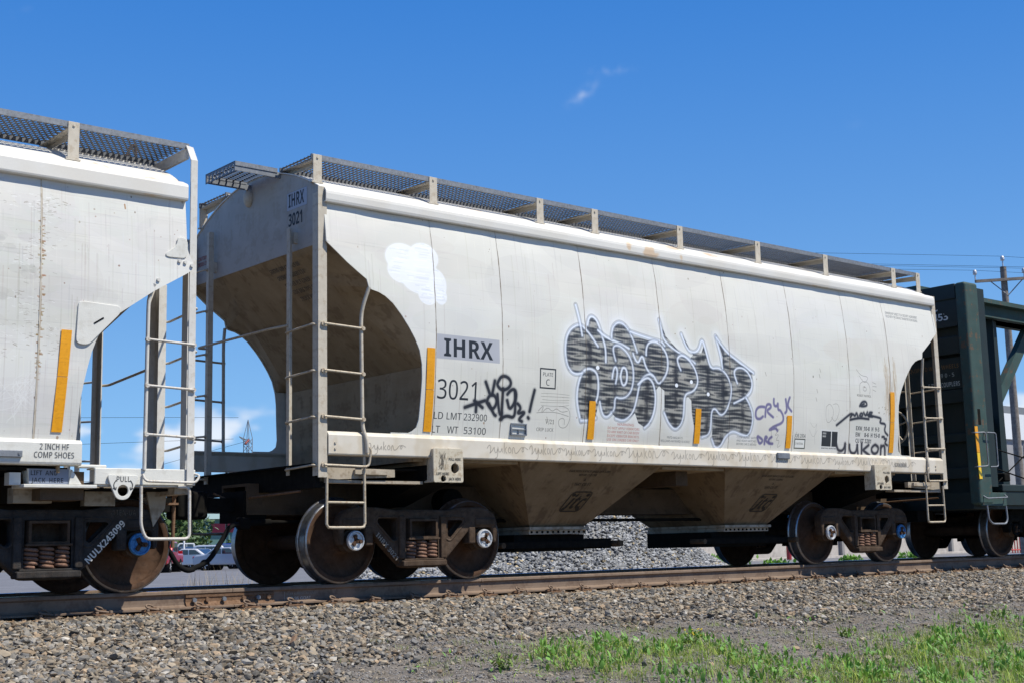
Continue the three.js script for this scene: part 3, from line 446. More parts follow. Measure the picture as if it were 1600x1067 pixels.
{
  const texA = sideTexture(-1.6, 3.45, 1.5, 4.05, paintHopper), texB = sideTexture(3.45, 9.95, 1.5, 4.05, paintHopper);
  const extra = { roughness: 0.46, bumpMap: bumpNoise, bumpScale: 0 };
  const mA = new THREE.MeshStandardMaterial({ map: texA.map, roughness: 0.46 }), mB = new THREE.MeshStandardMaterial({ map: texB.map, roughness: 0.46 });
  const outA = (y) => interp(HOP.out, y), outB = (y) => mx(interp(HOP.out, y)), gap = 0.0025;
  // faint dents and ripples in the sheet
  const zf = (y, x) => HOP.zf(y) + 0.005 * n2b(x * 0.9, y * 1.1) + 0.0022 * n2b(x * 3.1 + 9, y * 2.2) - 0.004 * Math.exp(-Math.pow(Math.min(...HOP.seams.map((q) => Math.abs(q - x))) / 0.07, 2));
  const ys = rowsOf(HOP.y0, HOP.y1, 40, HOP.out.map((p) => p[0]));
  const edges = [outA, ...HOP.seams.map((s) => () => s), outB];
  for (const s of [1, -1]) for (let k = 0; k < edges.length - 1; k++) {
    const l = edges[k], r = edges[k + 1], t = (l(2) + r(2)) / 2 < 3.45 ? texA : texB;
    const xl = k ? (y) => l(y) + gap : l, xr = k < edges.length - 2 ? (y) => r(y) - gap : r;
    obj('side_panel', skin(xl, xr, ys, zf, s, 0.012, s > 0 ? t.uvf : (x, y) => [x, y], 14), s > 0 ? (t === texA ? mA : mB) : M.paint, hopper, true);
  }
  // yellow reflector strips
  for (const [x, ya, yb] of [[-0.215, 1.62, 2.075], [-0.215, 2.08, 2.535], [2.24, 1.62, 2.08], [4.14, 1.63, 2.08], [6.02, 1.625, 2.075], [8.47, 1.63, 2.08], [8.47, 2.085, 2.54]])
    obj('reflector_strip', skin(() => x - 0.053, () => x + 0.053, rowsOf(ya, yb, 8), (y) => HOP.zf(y) + 0.010, 1, 0.004, (a, b) => [a, b], 2), M.yellow, hopper, true);
  // roof, top chords
  const arcPts = (a, off) => { const P = []; for (let i = 0; i <= 28; i++) { const z = lerp(-a, a, i / 28); P.push([z, HOP.arc(z) + off]); } return P; };
  obj('roof', along([...arcPts(1.45, 0), ...arcPts(1.45, -0.012).reverse()], -1.53, mx(-1.53)), M.roof, hopper);
  for (const s of [1, -1]) obj('top_chord', along([[1.40, 4.203], [1.455, 4.186], [1.505, 4.168], [1.54, 4.148], [1.558, 4.12], [1.562, 4.09], [1.560, 4.03], [1.553, 4.005], [1.545, 4.0], [1.50, 4.0], [1.50, 4.012], [1.545, 4.013], [1.549, 4.09], [1.53, 4.135], [1.45, 4.172], [1.40, 4.19]].map(([z, y]) => [s * z, y]), -1.54, mx(-1.54)), M.roof, hopper);
  // ends
  const inner = (y) => HOP.zf(y) - 0.014;
  for (const m of [(x) => x, mx]) {
    const prof = [[-inner(3.59), 3.585], [inner(3.59), 3.585], [inner(3.8), 3.8], [1.5, 4.0], [1.42, HOP.arc(1.42) - 0.014], ...arcPts(1.38, -0.014).reverse().filter((p, i, a) => i > 0 && i < a.length), [-1.42, HOP.arc(1.42) - 0.014], [-1.5, 4.0], [-inner(3.8), 3.8]];
    obj('end_sheet', along(prof, m(-1.515), m(-1.503)), M.endShadePaint, hopper);
    slopeEnd(hopper, m, -1.512, 3.592, -0.21, 2.35, 0.80, 1.42, HOP.out.filter((p) => p[0] > 2.34 && p[0] < 3.57), (y) => HOP.zf(y) - 0.012);
    obj('bay_slope_sheet', plate([[-0.21, 2.35], [1.16, 1.36], [1.18, 1.38], [-0.2, 2.375]].map(([x, y]) => [m(x), y]), -1.40, 1.40), M.paintUnder, hopper);
    obj('shear_plate', box(m(-0.212), m(-0.198), 1.26, 2.345, -1.47, 1.47), M.paintUnder, hopper);
    obj('bolster_floor', box(m(-0.98), m(-0.215), 1.20, 1.222, -1.34, 1.34), M.black, hopper);
    // edge flange of the side sheet beside the corner post, roof-end rim
    for (const s of [1, -1]) obj('corner_flange', skin((y) => Math.min(m(-1.537), m(-1.50)), (y) => Math.max(m(-1.537), m(-1.50)), rowsOf(3.57, 4.12, 8), (y) => HOP.zf(y) + 0.005, s, 0.02, (a, b) => [a, b], 2), M.paint, hopper);
    obj('vent_cap', (() => { const g = new THREE.SphereGeometry(0.075, 14, 10); g.scale(0.8, 1.5, 1); g.translate(m(-1.53), 4.40, -0.12); return g; })(), M.stile, hopper);
  }
  // side sill
  for (const s of [1, -1]) obj('side_sill', along([[1.475, 1.583], [1.495, 1.582], [1.527, 1.556], [1.536, 1.54], [1.536, 1.350], [1.530, 1.338], [1.515, 1.333], [1.36, 1.333], [1.36, 1.345], [1.505, 1.348], [1.52, 1.36], [1.52, 1.535], [1.475, 1.57]].map(([z, y]) => [s * z, y]), -1.50, mx(-1.50)), M.sill, hopper);
  decal(hopper, 'scroll_writing', 9.5, 0.19, [4.8, 1.445, 1.5395], [1, 0, 0], [0, 1, 0], (x) => { x.scale(1, -1); x.translate(0, -0.19); yukonScroll(x, 0.55, 8.6, 0.065, 0.115, rng(8)); write(x, 'SXNMM', 8.45, 0.07, 0.06, '#8d8a84', { up: true }); }, 215);
  decal(hopper, 'scroll_writing', 0.6, 0.17, [-0.72, 1.43, 1.5395], [1, 0, 0], [0, 1, 0], (x) => { x.scale(1, -1); x.translate(0, -0.17); yukonScroll(x, 0.0, 0.3, 0.06, 0.085, rng(9)); }, 300);
  each('rivet', [[-1.42, 1.40], [-1.42, 1.46], [9.6, 1.40], [9.6, 1.45]].map(([x, y]) => hexBolt(x, y, 1.541, 0.013, 0.012)), M.stile, hopper);
  // placard holder, data box
  obj('card_holder', [box(0.97, 1.21, 1.625, 1.64, 1.50, 1.526), box(0.97, 1.21, 1.75, 1.765, 1.51, 1.532), box(0.97, 0.985, 1.64, 1.75, 1.50, 1.53), box(1.195, 1.21, 1.64, 1.75, 1.50, 1.53), box(0.985, 1.195, 1.69, 1.70, 1.50, 1.524), box(1.085, 1.095, 1.64, 1.69, 1.50, 1.524)], M.galv, hopper);
  obj('sill_box', rbox(5.72, 5.98, 1.47, 1.555, 1.537, 1.57, 0.01), M.galv, hopper);
  // lift pads with holes
  for (const xc of [0.0, 8.1]) {
    const h = (x, y, r) => Array.from({ length: 16 }, (_, i) => [x + r * Math.cos(i / 16 * 6.283), y + r * Math.sin(i / 16 * 6.283)]);
    obj('lift_pad', [plate(roundPts([[xc - 0.205, 1.44], [xc + 0.205, 1.44], [xc + 0.205, 1.065], [xc - 0.205, 1.065]], 0.03), 1.575, 1.60, [h(xc + 0.09, 1.22, 0.055), h(xc - 0.07, 1.105, 0.036)], 0.004), box(xc - 0.19, xc + 0.19, 1.34, 1.43, 1.538, 1.575), box(xc - 0.19, xc - 0.17, 1.07, 1.34, 1.40, 1.574), box(xc + 0.17, xc + 0.19, 1.07, 1.34, 1.40, 1.574)], M.padPaint, hopper);
    decal(hopper, 'lift_pad_lettering', 0.4, 0.36, [xc, 1.255, 1.603], [1, 0, 0], [0, 1, 0], (x) => { write(x, 'PULL HERE', 0.2, 0.13, 0.03, '#2b2b2b', { width: 0.17 }); write(x, 'LIFT HERE', 0.03, 0.29, 0.03, '#2b2b2b', { width: 0.17 }); write(x, 'JACK HERE', 0.2, 0.345, 0.028, '#2b2b2b', { width: 0.17 }); if (xc < 1) { const R = rng(3); for (let i = 0; i < 16; i++) stroke(x, [[0.05 + 0.13 * R(), 0.03 + 0.05 * R()], [0.04 + 0.14 * R(), 0.14], [0.06 + 0.1 * R(), 0.2 + 0.04 * R()]], 0.004, '#4a453e', 0.6); } for (const [a, b] of [[0.29, 0.15], [0.13, 0.31]]) stroke(x, [[a, b], [a, b + 0.025]], 0.008, '#2b2b2b'); }, 400);
  }
  // discharge bays, gates, centre sill
  const bayLabel = ['front'];
  for (const xb of [2.36, 5.96]) {
    const t = [xb - 1.2, xb + 1.2, 1.335, 1.44], b = [xb - 0.45, xb + 0.45, 0.585, 0.72];
    const vs = []; for (const [x0, x1, y, z] of [t, b]) vs.push([x0, y, z], [x1, y, z], [x1, y, -z], [x0, y, -z]);
    const g = new THREE.BufferGeometry(), idx = []; const q = (a, bb, c, d) => idx.push(a, bb, c, a, c, d);
    q(4, 5, 1, 0); q(5, 6, 2, 1); q(6, 7, 3, 2); q(7, 4, 0, 3); q(0, 1, 2, 3); q(7, 6, 5, 4);
    g.setAttribute('position', new THREE.Float32BufferAttribute(vs.flat(), 3)); g.setIndex(idx); const gg = g.toNonIndexed(); gg.computeVertexNormals();
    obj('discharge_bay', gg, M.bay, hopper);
    // corner welds of the bay
    obj('bay_flange', [box(xb - 0.5, xb + 0.5, 0.555, 0.59, -0.78, 0.78), box(xb - 0.48, xb + 0.48, 0.50, 0.553, -0.74, 0.74)], M.paintDirty, hopper);
    each('flange_bolt', Array.from({ length: 11 }, (_, i) => hexBolt(xb - 0.44 + i * 0.088, 0.527, 0.745, 0.014, 0.02)), M.black, hopper);
    obj('outlet_gate', [box(xb - 0.62, xb + 0.55, 0.29, 0.498, -0.62, 0.62), box(xb - 0.9, xb + 1.05, 0.33, 0.41, 0.62, 0.70), box(xb + 0.52, xb + 1.15, 0.31, 0.44, -0.5, 0.5)], M.black, hopper);
    each('gate_shaft', [rod([xb + 1.0, 0.37, 0.5], [xb + 1.0, 0.37, 0.80], 0.04, 12), rod([xb - 0.9, 0.37, 0.5], [xb - 0.9, 0.37, 0.76], 0.035, 12), rbox(xb + 0.965, xb + 1.035, 0.335, 0.405, 0.805, 0.85, 0.006)], M.underSteel, hopper);
    // writing on the sloping front of the bay
    const dir = V([0, 1.335 - 0.585, 1.44 - 0.72]).normalize(), o = (f, dx) => [xb + dx, lerp(0.585, 1.335, f) - 0.0028, lerp(0.72, 1.44, f) + 0.0028];
    decal(hopper, 'bay_lettering', 1.4, 0.3, o(0.78, 0.0), [1, 0, 0], dir.toArray(), (x) => { write(x, 'CLEAN INSIDE SURFACES UNDER GATE SLIDES', 0.35, 0.06, 0.035, '#453a2e', { width: 0.7 }); write(x, 'BEFORE CLOSING', 0.55, 0.12, 0.035, '#453a2e', { width: 0.3 }); write(x, 'A', 0.68, 0.2, 0.04, '#453a2e'); write(x, '1641 CU FT', 0.56, 0.275, 0.05, '#453a2e', { width: 0.28 }); }, 260);
    decal(hopper, 'bay_emblem', 0.46, 0.44, o(0.40, 0.05), [1, 0, 0], dir.toArray(), (x) => { x.transform(1, 0, -0.22, 1, 0.08, 0); x.strokeStyle = '#2c241c'; x.lineWidth = 0.02; x.beginPath(); x.roundRect(0.04, 0.05, 0.34, 0.32, 0.06); x.stroke(); x.globalAlpha = 0.18; x.fillStyle = '#33291f'; x.fill(); x.globalAlpha = 1; write(x, 'itc', 0.075, 0.32, 0.22, '#1a140e', { weight: 'bold', style: 'italic', width: 0.27 }); for (const [a, b] of [[0.09, 0.1], [0.33, 0.1], [0.09, 0.33], [0.33, 0.33]]) { x.fillStyle = '#1a140e'; x.beginPath(); x.ellipse(a, b, 0.03, 0.025, 0, 0, 7); x.fill(); } }, 300);
  }
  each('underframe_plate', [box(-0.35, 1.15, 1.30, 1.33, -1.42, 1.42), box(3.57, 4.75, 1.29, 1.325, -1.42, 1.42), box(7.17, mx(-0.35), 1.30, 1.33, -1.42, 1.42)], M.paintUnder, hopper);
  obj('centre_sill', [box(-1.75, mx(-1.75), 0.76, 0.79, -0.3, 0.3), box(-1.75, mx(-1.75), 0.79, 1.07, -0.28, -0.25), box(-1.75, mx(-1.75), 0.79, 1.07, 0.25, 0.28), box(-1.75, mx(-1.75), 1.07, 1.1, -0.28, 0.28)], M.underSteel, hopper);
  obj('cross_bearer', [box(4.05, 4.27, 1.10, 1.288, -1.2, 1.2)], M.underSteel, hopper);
  for (const m of [(x) => x, mx]) obj('body_bolster', [plate([[-1.46, 1.29], [1.46, 1.29], [1.46, 1.1], [0.5, 0.84], [-0.5, 0.84], [-1.46, 1.1]], -0.2, 0.2).applyMatrix4(new THREE.Matrix4().makeRotationY(Math.PI / 2)).translate(m(0), 0, 0)], M.black, hopper);
  // running boards
  for (const s of [1, -1]) runningBoard(hopper, 'running_board', 4.572, 0.62, 1.295, HOP.brackets, s, 'bars', HOP.arc, -1.56, 9.86);
  for (const [a, b, za, zb] of [[-2.085, -1.56, -0.1, 0.58], [mx(-1.56), mx(-2.085) - 0.1, -0.58, 0.1]]) {
    const e = group('end_platform', hopper), gs = [], n = 13, out = Math.abs(a + 1.56) > 0.3 ? a : b;
    for (let i = 0; i < n; i++) { const z = lerp(za + 0.03, zb - 0.03, i / (n - 1)); gs.push(box(a + 0.01, b - 0.01, 4.565, 4.572, z - 0.011, z + 0.011)); }
    for (let i = 1; i < 6; i++) { const x = lerp(a, b, i / 6); gs.push(box(x - 0.01, x + 0.01, 4.566, 4.571, za, zb)); }
    obj('grating_panel', gs, M.grate, e);
    obj('edge_angle', [box(a, b, 4.53, 4.58, za - 0.006, za), box(a, b, 4.53, 4.58, zb, zb + 0.006), box(out - 0.004, out + 0.004, 4.572, 4.58, za, zb)], M.galv, e);
    const hz = Array.from({ length: 8 }, (_, i) => { const z = lerp(za, zb, (i + 0.5) / 8); return Array.from({ length: 12 }, (_, k) => [z + 0.032 * Math.cos(k / 12 * 6.283), 4.515 + 0.042 * Math.sin(k / 12 * 6.283)]); });
    const lip = plate([[za, 4.465], [zb, 4.465], [zb, 4.568], [za, 4.568]], -0.003, 0.003, hz); lip.rotateY(-Math.PI / 2); lip.translate(out, 0, 0); obj('edge_lip', lip, M.galv, e);
    each('platform_brace', [zb - 0.012, za + 0.012].map((z) => box(out, out < 0 ? -1.5 : 9.82, 4.475, 4.54, z - 0.01, z + 0.01)), M.galv, e);
  }
  // ladders, grab irons, steps at both ends
  const RY = [2.687, 2.203, 1.723];
  for (const m of [(x) => x, mx]) for (const s of [1, -1]) {
    const L = group('side_ladder', hopper), Z = (z) => s * z;
    obj('stile', [rbox(m(-1.615), m(-1.505), 1.10, 4.165, Z(1.508), Z(1.520), 0.004), box(m(-1.615), m(-1.603), 1.12, 4.10, Z(1.41), Z(1.507))], M.stile, L);
    obj('stile', tube([[m(-1.03), 3.12, Z(1.60)], [m(-1.075), 2.92, Z(1.545)], [m(-1.085), 2.8, Z(1.525)], [m(-1.075), 1.62, Z(1.525)], [m(-1.045), 1.50, Z(1.565)], [m(-1.04), 1.36, Z(1.565)]], 0.021, 0.1, 40), M.stile, L);
    for (const y of RY) obj('rung', [rod([m(-1.56), y + 0.006, Z(1.545)], [m(-1.07), y - 0.01, Z(1.545)], 0.0135), hexBolt(m(-1.56), y + 0.004, Z(1.532), 0.026, 0.022), hexBolt(m(-1.075), y - 0.01, Z(1.545), 0.024, 0.03)], M.rung, L);
    obj('rung', [tube([[m(-1.56), 1.228, Z(1.545)], [m(-1.02), 1.216, Z(1.56)], [m(-1.0), 1.41, Z(1.575)], [m(-1.05), 1.42, Z(1.57)]], 0.0135, 0.05, 30), hexBolt(m(-1.56), 1.228, Z(1.532), 0.026, 0.022)], M.rung, L);
    obj('step', [tube([[m(-1.5), 1.15, Z(1.5)], [m(-1.505), 0.59, Z(1.5)], [m(-1.035), 0.587, Z(1.5)], [m(-1.04), 1.33, Z(1.5)]], 0.0155, 0.04, 40), rod([m(-1.505), 0.848, Z(1.5)], [m(-1.035), 0.844, Z(1.5)], 0.0125)], M.rung, L);
    const E = group('end_ladder', hopper);
    obj('stile', [rbox(m(-1.625), m(-1.61), 1.15, s > 0 ? 3.82 : 4.14, Z(0.895), Z(0.955), 0.004), box(m(-1.61), m(-1.56), 1.15, s > 0 ? 3.82 : 4.14, Z(0.895), Z(0.905)), box(m(-1.56), m(-1.515), 3.66, 3.78, Z(0.90), Z(0.95))], M.stile, E);
    for (const y of [...RY, 1.228, ...(s < 0 ? [3.2, 3.7] : [])]) obj('rung', [tube([[m(-1.60), y - 0.02, Z(0.92)], [m(-1.655), y - 0.02, Z(0.92)], [m(-1.655), y, Z(1.48)], [m(-1.60), y, Z(1.48)]], 0.0125, 0.04, 24), hexBolt(m(-1.63), y - 0.02, Z(0.925), 0.02, 0.02, 'x')], M.rung, E);
  }
  for (const m of [(x) => x, mx]) {
    obj('grab_iron', tube([[m(-1.63), 2.74, -0.96], [m(-1.76), 2.73, -0.9], [m(-1.76), 2.72, 0.8], [m(-1.62), 2.75, 0.93]], 0.0145, 0.08, 40), M.rung, hopper);
    obj('end_sill', [box(m(-1.60), m(-1.47), 1.0, 1.235, -1.44, 1.44), box(m(-1.66), m(-1.42), 1.236, 1.25, -1.46, 1.46), box(m(-1.47), m(-0.4), 1.255, 1.27, -0.5, 0.5)], M.black, hopper);
    each('corner_gusset', [plate([[m(-1.5), 1.21], [m(-1.5), 1.08], [m(-0.62), 1.12], [m(-0.62), 1.2]], 1.40, 1.46), box(m(-1.15), m(-0.72), 1.14, 1.19, 1.462, 1.50), box(m(-1.5), m(-0.25), 1.05, 1.08, 1.3, 1.46)], M.paintDirty, hopper);
    obj('striker', [box(m(-1.78), m(-1.5), 0.68, 1.02, -0.27, 0.27)], M.black, hopper);
    obj('coupler', [box(m(-2.15), m(-1.7), 0.80, 0.95, -0.07, 0.07), rbox(m(-2.37), m(-2.12), 0.72, 1.02, -0.17, 0.13, 0.04), rbox(m(-2.46), m(-2.28), 0.76, 0.99, -0.16, -0.03, 0.04), rbox(m(-2.44), m(-2.33), 0.76, 0.99, 0.02, 0.15, 0.04)], M.black, hopper);
    obj('uncoupling_lever', tube([[m(-1.68), 0.97, 1.3], [m(-1.72), 0.94, 0.2], [m(-1.75), 0.9, 0.0], [m(-2.0), 1.0, 0.0]], 0.013, 0.06, 30), M.rust, hopper);
    // end markings
  }
  decal(hopper, 'end_lettering', 0.5, 0.46, [-1.5175, 4.09, 0.93], [0, 0, 1], [0, 1, 0], (x) => { x.fillStyle = '#aab0bb'; x.fillRect(0.04, 0.06, 0.42, 0.2); write(x, 'IHRX', 0.07, 0.225, 0.15, '#24282e', { width: 0.33 }); write(x, '3021', 0.07, 0.44, 0.14, '#24282e', { width: 0.31 }); });
  decal(hopper, 'end_lettering', 0.3, 0.2, [-1.5175, 3.85, -1.25], [0, 0, 1], [0, 1, 0], (x) => { write(x, 'CAUTION', 0.02, 0.08, 0.045, '#a04a44', { width: 0.24 }); write(x, 'INSIDE LIN', 0.02, 0.15, 0.045, '#a04a44', { width: 0.24 }); });
  { const dv = V([-1.155, 1.265, 0]).normalize(); decal(hopper, 'slope_lettering', 0.95, 0.6, [-1.26, 3.3125, 0.6].map((v, i) => v + [-0.0035, -0.0035, 0][i]), [0, 0, 1], dv.toArray(), (x) => { ['SPRING GRP CTR: 3-D5 IN', 'SPRING SNUBBERS 3 D8', 'CENTER PLT LINER', 'SIDE BRG TYPE: CC', 'TRUCK WB 5-10'].forEach((s, i) => write(x, s, 0.06 + 0.05 * i, 0.1 + i * 0.105, 0.05, '#4a4238', { width: 0.62 - 0.05 * i })); }, 220); }
  // hand brake on the far end
  const hb = group('hand_brake', hopper), wheelZ = 0.78, wy = 2.11, wx = 9.66;
  const ring = new THREE.TorusGeometry(0.27, 0.017, 8, 36); ring.rotateY(Math.PI / 2); ring.translate(wx, wy, wheelZ);
  obj('brake_wheel', [ring, ...[0, 1, 2, 3, 4].map((i) => { const a = i * 1.2566; return rod([wx - 0.03, wy, wheelZ], [wx, wy + 0.27 * Math.cos(a), wheelZ + 0.27 * Math.sin(a)], 0.014); }), rod([wx - 0.25, wy, wheelZ], [wx - 0.02, wy, wheelZ], 0.035)], M.rung, hb);
  obj('brake_housing', rbox(wx - 0.33, wx - 0.16, wy - 0.35, wy + 0.1, wheelZ - 0.16, wheelZ + 0.16, 0.03), M.stile, hb);
  obj('brake_post', [box(8.80, 8.83, 1.58, 2.4, 1.40, 1.44)], M.stile, hopper);
  obj('air_hose', smoothTube([[-1.78, 0.66, 0.36], [-1.98, 0.64, 0.38], [-2.1, 0.48, 0.38], [-2.25, 0.28, 0.37], [-2.42, 0.2, 0.36]], 0.028, 40), M.rubber, hopper);
  obj('angle_cock', [rod([-1.5, 0.68, 0.36], [-1.8, 0.665, 0.36], 0.035), rbox(-1.9, -1.76, 0.6, 0.73, 0.3, 0.42, 0.03)], M.black, hopper);
  obj('air_hose', smoothTube([[mx(-1.78), 0.66, -0.36], [mx(-2.0), 0.6, -0.37], [mx(-2.15), 0.36, -0.36], [mx(-2.35), 0.2, -0.34]], 0.028, 30), M.rubber, hopper);
  obj('brake_pipe', [rod([-1.5, 0.68, 0.36], [9.8, 0.68, 0.36], 0.02), rod([0.9, 0.9, 0.5], [0.9, 0.9, -0.9], 0.16, 16)], M.black, hopper);
}
// ---------------------------------------------------------------- wheels and trucks
const TR = {};
{
  const mirrorX = (P) => [...P, ...P.slice().reverse().map(([x, y, r]) => (r === undefined ? [-x, y] : [-x, y, r]))];
  const outline = mirrorX([[0.02, 0.79], [0.36, 0.785], [0.55, 0.812], [0.86, 0.822, 0.08], [1.03, 0.77, 0.1], [1.095, 0.66, 0.06], [1.085, 0.48], [1.07, 0.41], [1.03, 0.41], [1.02, 0.585], [0.775, 0.585], [0.70, 0.575, 0.03], [0.245, 0.148, 0.06]]);
  const tri = [[0.335, 0.693, 0.04], [0.58, 0.694, 0.04], [0.605, 0.645, 0.03], [0.40, 0.445, 0.04], [0.335, 0.48, 0.03]], ctr = [[-0.24, 0.715], [0.24, 0.715], [0.245, 0.232], [-0.245, 0.232]];
  const holes = [roundPts(tri, 0.03), roundPts(tri.map(([x, y, r]) => [-x, y, r]), 0.03), roundPts(ctr, 0.03)];
  const frame = [plate(roundPts(outline, 0.045, 4), 0.955, 1.095, holes, 0.024)];
  // cast ribs standing proud round the windows
  const rib = (pts, r, z = 1.09) => new THREE.TubeGeometry(new THREE.CatmullRomCurve3(pts.map(([x, y]) => new THREE.Vector3(x, y, z)), true, 'catmullrom', 0.1), 60, r, 6, true);
  frame.push(rib(holes[0].map(([x, y]) => [x + (x - 0.47) * 0.12, y + (y - 0.57) * 0.12]), 0.014), rib(holes[1].map(([x, y]) => [x + (x + 0.47) * 0.12, y + (y - 0.57) * 0.12]), 0.014));
  frame.push(rbox(0.245, 0.325, 0.25, 0.72, 1.09, 1.125, 0.014), rbox(-0.325, -0.245, 0.25, 0.72, 1.09, 1.125, 0.014), rbox(-0.3, 0.3, 0.165, 0.232, 1.0, 1.16, 0.015), rbox(-0.27, 0.27, 0.232, 0.250, 0.92, 1.14, 0.006));
  for (const s of [-1, 1]) frame.push(rbox(s * 0.75, s * 1.06, 0.60, 0.70, 0.93, 1.11, 0.03), rbox(s * 0.66, s * 0.76, 0.40, 0.60, 0.96, 1.105, 0.02));
  TR.frame = merge(frame); TR.frameM = merge(mirror(TR.frame));
  const bol = [box(-0.19, 0.19, 0.66, 0.685, 0.9, 1.135), box(-0.19, 0.19, 0.47, 0.495, 0.9, 1.135), box(-0.19, -0.165, 0.495, 0.66, 0.9, 1.135), box(0.165, 0.19, 0.495, 0.66, 0.9, 1.135), box(-0.165, 0.165, 0.495, 0.66, 0.9, 0.93), rbox(-0.215, 0.215, 0.455, 0.478, 0.88, 1.15, 0.006)];
  TR.bolster = merge([...bol, ...bol.map(mirror), box(-0.18, 0.18, 0.45, 0.72, -0.9, 0.9), rod([0, 0.7, 0], [0, 0.83, 0], 0.18, 24)]);
  class Helix extends THREE.Curve { constructor(x, z, r, y0, y1, n) { super(); Object.assign(this, { x, z, r, y0, y1, n }); } getPoint(t) { const a = t * this.n * 2 * Math.PI; return new THREE.Vector3(this.x + this.r * Math.cos(a), lerp(this.y0, this.y1, t), this.z + this.r * Math.sin(a)); } }
  TR.spring = merge(new THREE.TubeGeometry(new Helix(0, 0, 0.056, 0.262, 0.445, 4.6), 90, 0.0185, 7)); 
  const wheel = [[0.0, 0.845], [0.075, 0.845], [0.12, 0.84], [0.14, 0.80], [0.17, 0.765], [0.28, 0.735], [0.35, 0.745], [0.38, 0.775], [0.388, 0.812], [0.40, 0.82], [0.438, 0.82], [0.450, 0.814], [0.455, 0.80], [0.459, 0.70], [0.47, 0.694], [0.479, 0.684], [0.478, 0.674], [0.468, 0.667], [0.40, 0.668], [0.385, 0.675], [0.37, 0.70], [0.30, 0.71], [0.18, 0.70], [0.14, 0.67], [0.12, 0.64], [0.08, 0.64]];
  const lw = plain(toCreasedNormals(lathe(wheel, 56), 0.7)); TR.wheel = merge(lw); TR.wheelM = merge(mirror(lw));
  const lt = plain(lathe([[0.436, 0.822], [0.4505, 0.8165], [0.4575, 0.80], [0.4618, 0.703], [0.473, 0.696], [0.482, 0.685], [0.481, 0.672]], 64)); TR.tread = merge(lt); TR.treadM = merge(mirror(lt));
  TR.axle = merge([rod([0, 0, -0.95], [0, 0, 0.95], 0.085, 18)]);
  const cap = lathe([[0.0, 1.115], [0.05, 1.115], [0.055, 1.108], [0.084, 1.108], [0.090, 1.122], [0.102, 1.120], [0.107, 1.112], [0.108, 1.09]], 30);
  TR.body = merge([plain(toCreasedNormals(plain(lathe([[0.108, 1.089], [0.104, 1.088], [0.104, 1.03], [0.124, 1.02], [0.124, 0.92]], 26)), 0.6))]); TR.bodyM = merge(mirror(TR.body));
  TR.cap = merge(toCreasedNormals(plain(cap), 0.7)); TR.capM = merge(mirror(TR.cap));
  const bolts = [0, 1, 2].map((i) => { const a = i * 2.094 + 0.5; return [hexBolt(0.05 * Math.cos(a), 0.05 * Math.sin(a), 1.128, 0.019, 0.026), bar([0, 0, 1.118], [0.066 * Math.cos(a), 0.066 * Math.sin(a), 1.118], 0.042, 0.008, [0, 0, 1])]; }).flat();
  TR.bolts = merge(bolts); TR.boltsM = merge(mirror(TR.bolts));
  for (const k of Object.keys(TR)) TR[k].userData.ready = true;
}
function truck(car, x, caps, frameMat, lettering) {
  const g = group('truck', car); g.position.x = x;
  for (const s of [1, -1]) {
    const f = obj('side_frame', s > 0 ? TR.frame : TR.frameM, frameMat, g);
    for (const dx of [-0.145, 0, 0.145]) for (const dz of s > 0 ? [1.06, 0.93] : [-1.06]) { const sp = obj('spring', TR.spring, M.spring, g); sp.position.set(dx, 0, dz); sp.rotation.y = dx * 9; }
    for (const e of [-1, 1]) {
      const w = obj('wheel', s > 0 ? TR.wheel : TR.wheelM, M.wheel, g); w.position.set(e * 0.889, 0.457, 0); w.rotation.z = e + x;
      const t = obj('wheel_tread', s > 0 ? TR.tread : TR.treadM, M.tread, g); t.position.copy(w.position);
      const bb = obj('bearing', s > 0 ? TR.body : TR.bodyM, M.sideFrame, g); bb.position.copy(w.position);
      const c = obj('bearing_cap', s > 0 ? TR.cap : TR.capM, s > 0 ? caps[e < 0 ? 0 : 1] : M.black, g); c.position.copy(w.position);
      const b = obj('bearing_bolts', s > 0 ? TR.bolts : TR.boltsM, M.wheel, g); b.position.copy(w.position); b.rotation.z = e * 0.7 + x * 0.3;
    }
  }
  obj('bolster', TR.bolster, M.sideFrame, g);
  for (const e of [-1, 1]) { const a = obj('axle', TR.axle, M.wheel, g); a.position.set(e * 0.889, 0.457, 0); obj('brake_beam', [rod([e * 0.36, 0.36, -0.75], [e * 0.36, 0.36, 0.75], 0.035), ...[-1, 1].map((s) => rbox(e * 0.36, e * 0.41, 0.27, 0.55, s * 0.70, s * 0.82, 0.01))], M.black, g); }
  if (lettering) lettering(g);
  return g;
}
const stencil = (g, str, o, ang, w, h, color) => decal(g, 'frame_stencil', w, h, o, [Math.cos(ang), Math.sin(ang), 0], [-Math.sin(ang), Math.cos(ang), 0], (x) => { write(x, str, 0.02, h * 0.8, h * 0.62, color, { width: w - 0.04 }); }, 400);
truck(hopper, 0, [M.capSilver, M.capSilver], M.sideFrame, (g) => stencil(g, 'IHRX 3021', [-0.47, 0.385, 1.098], -0.80, 0.44, 0.09, '#8d8378'));
truck(hopper, 8.316, [M.capSilver, M.capBlue], M.sideFrame);
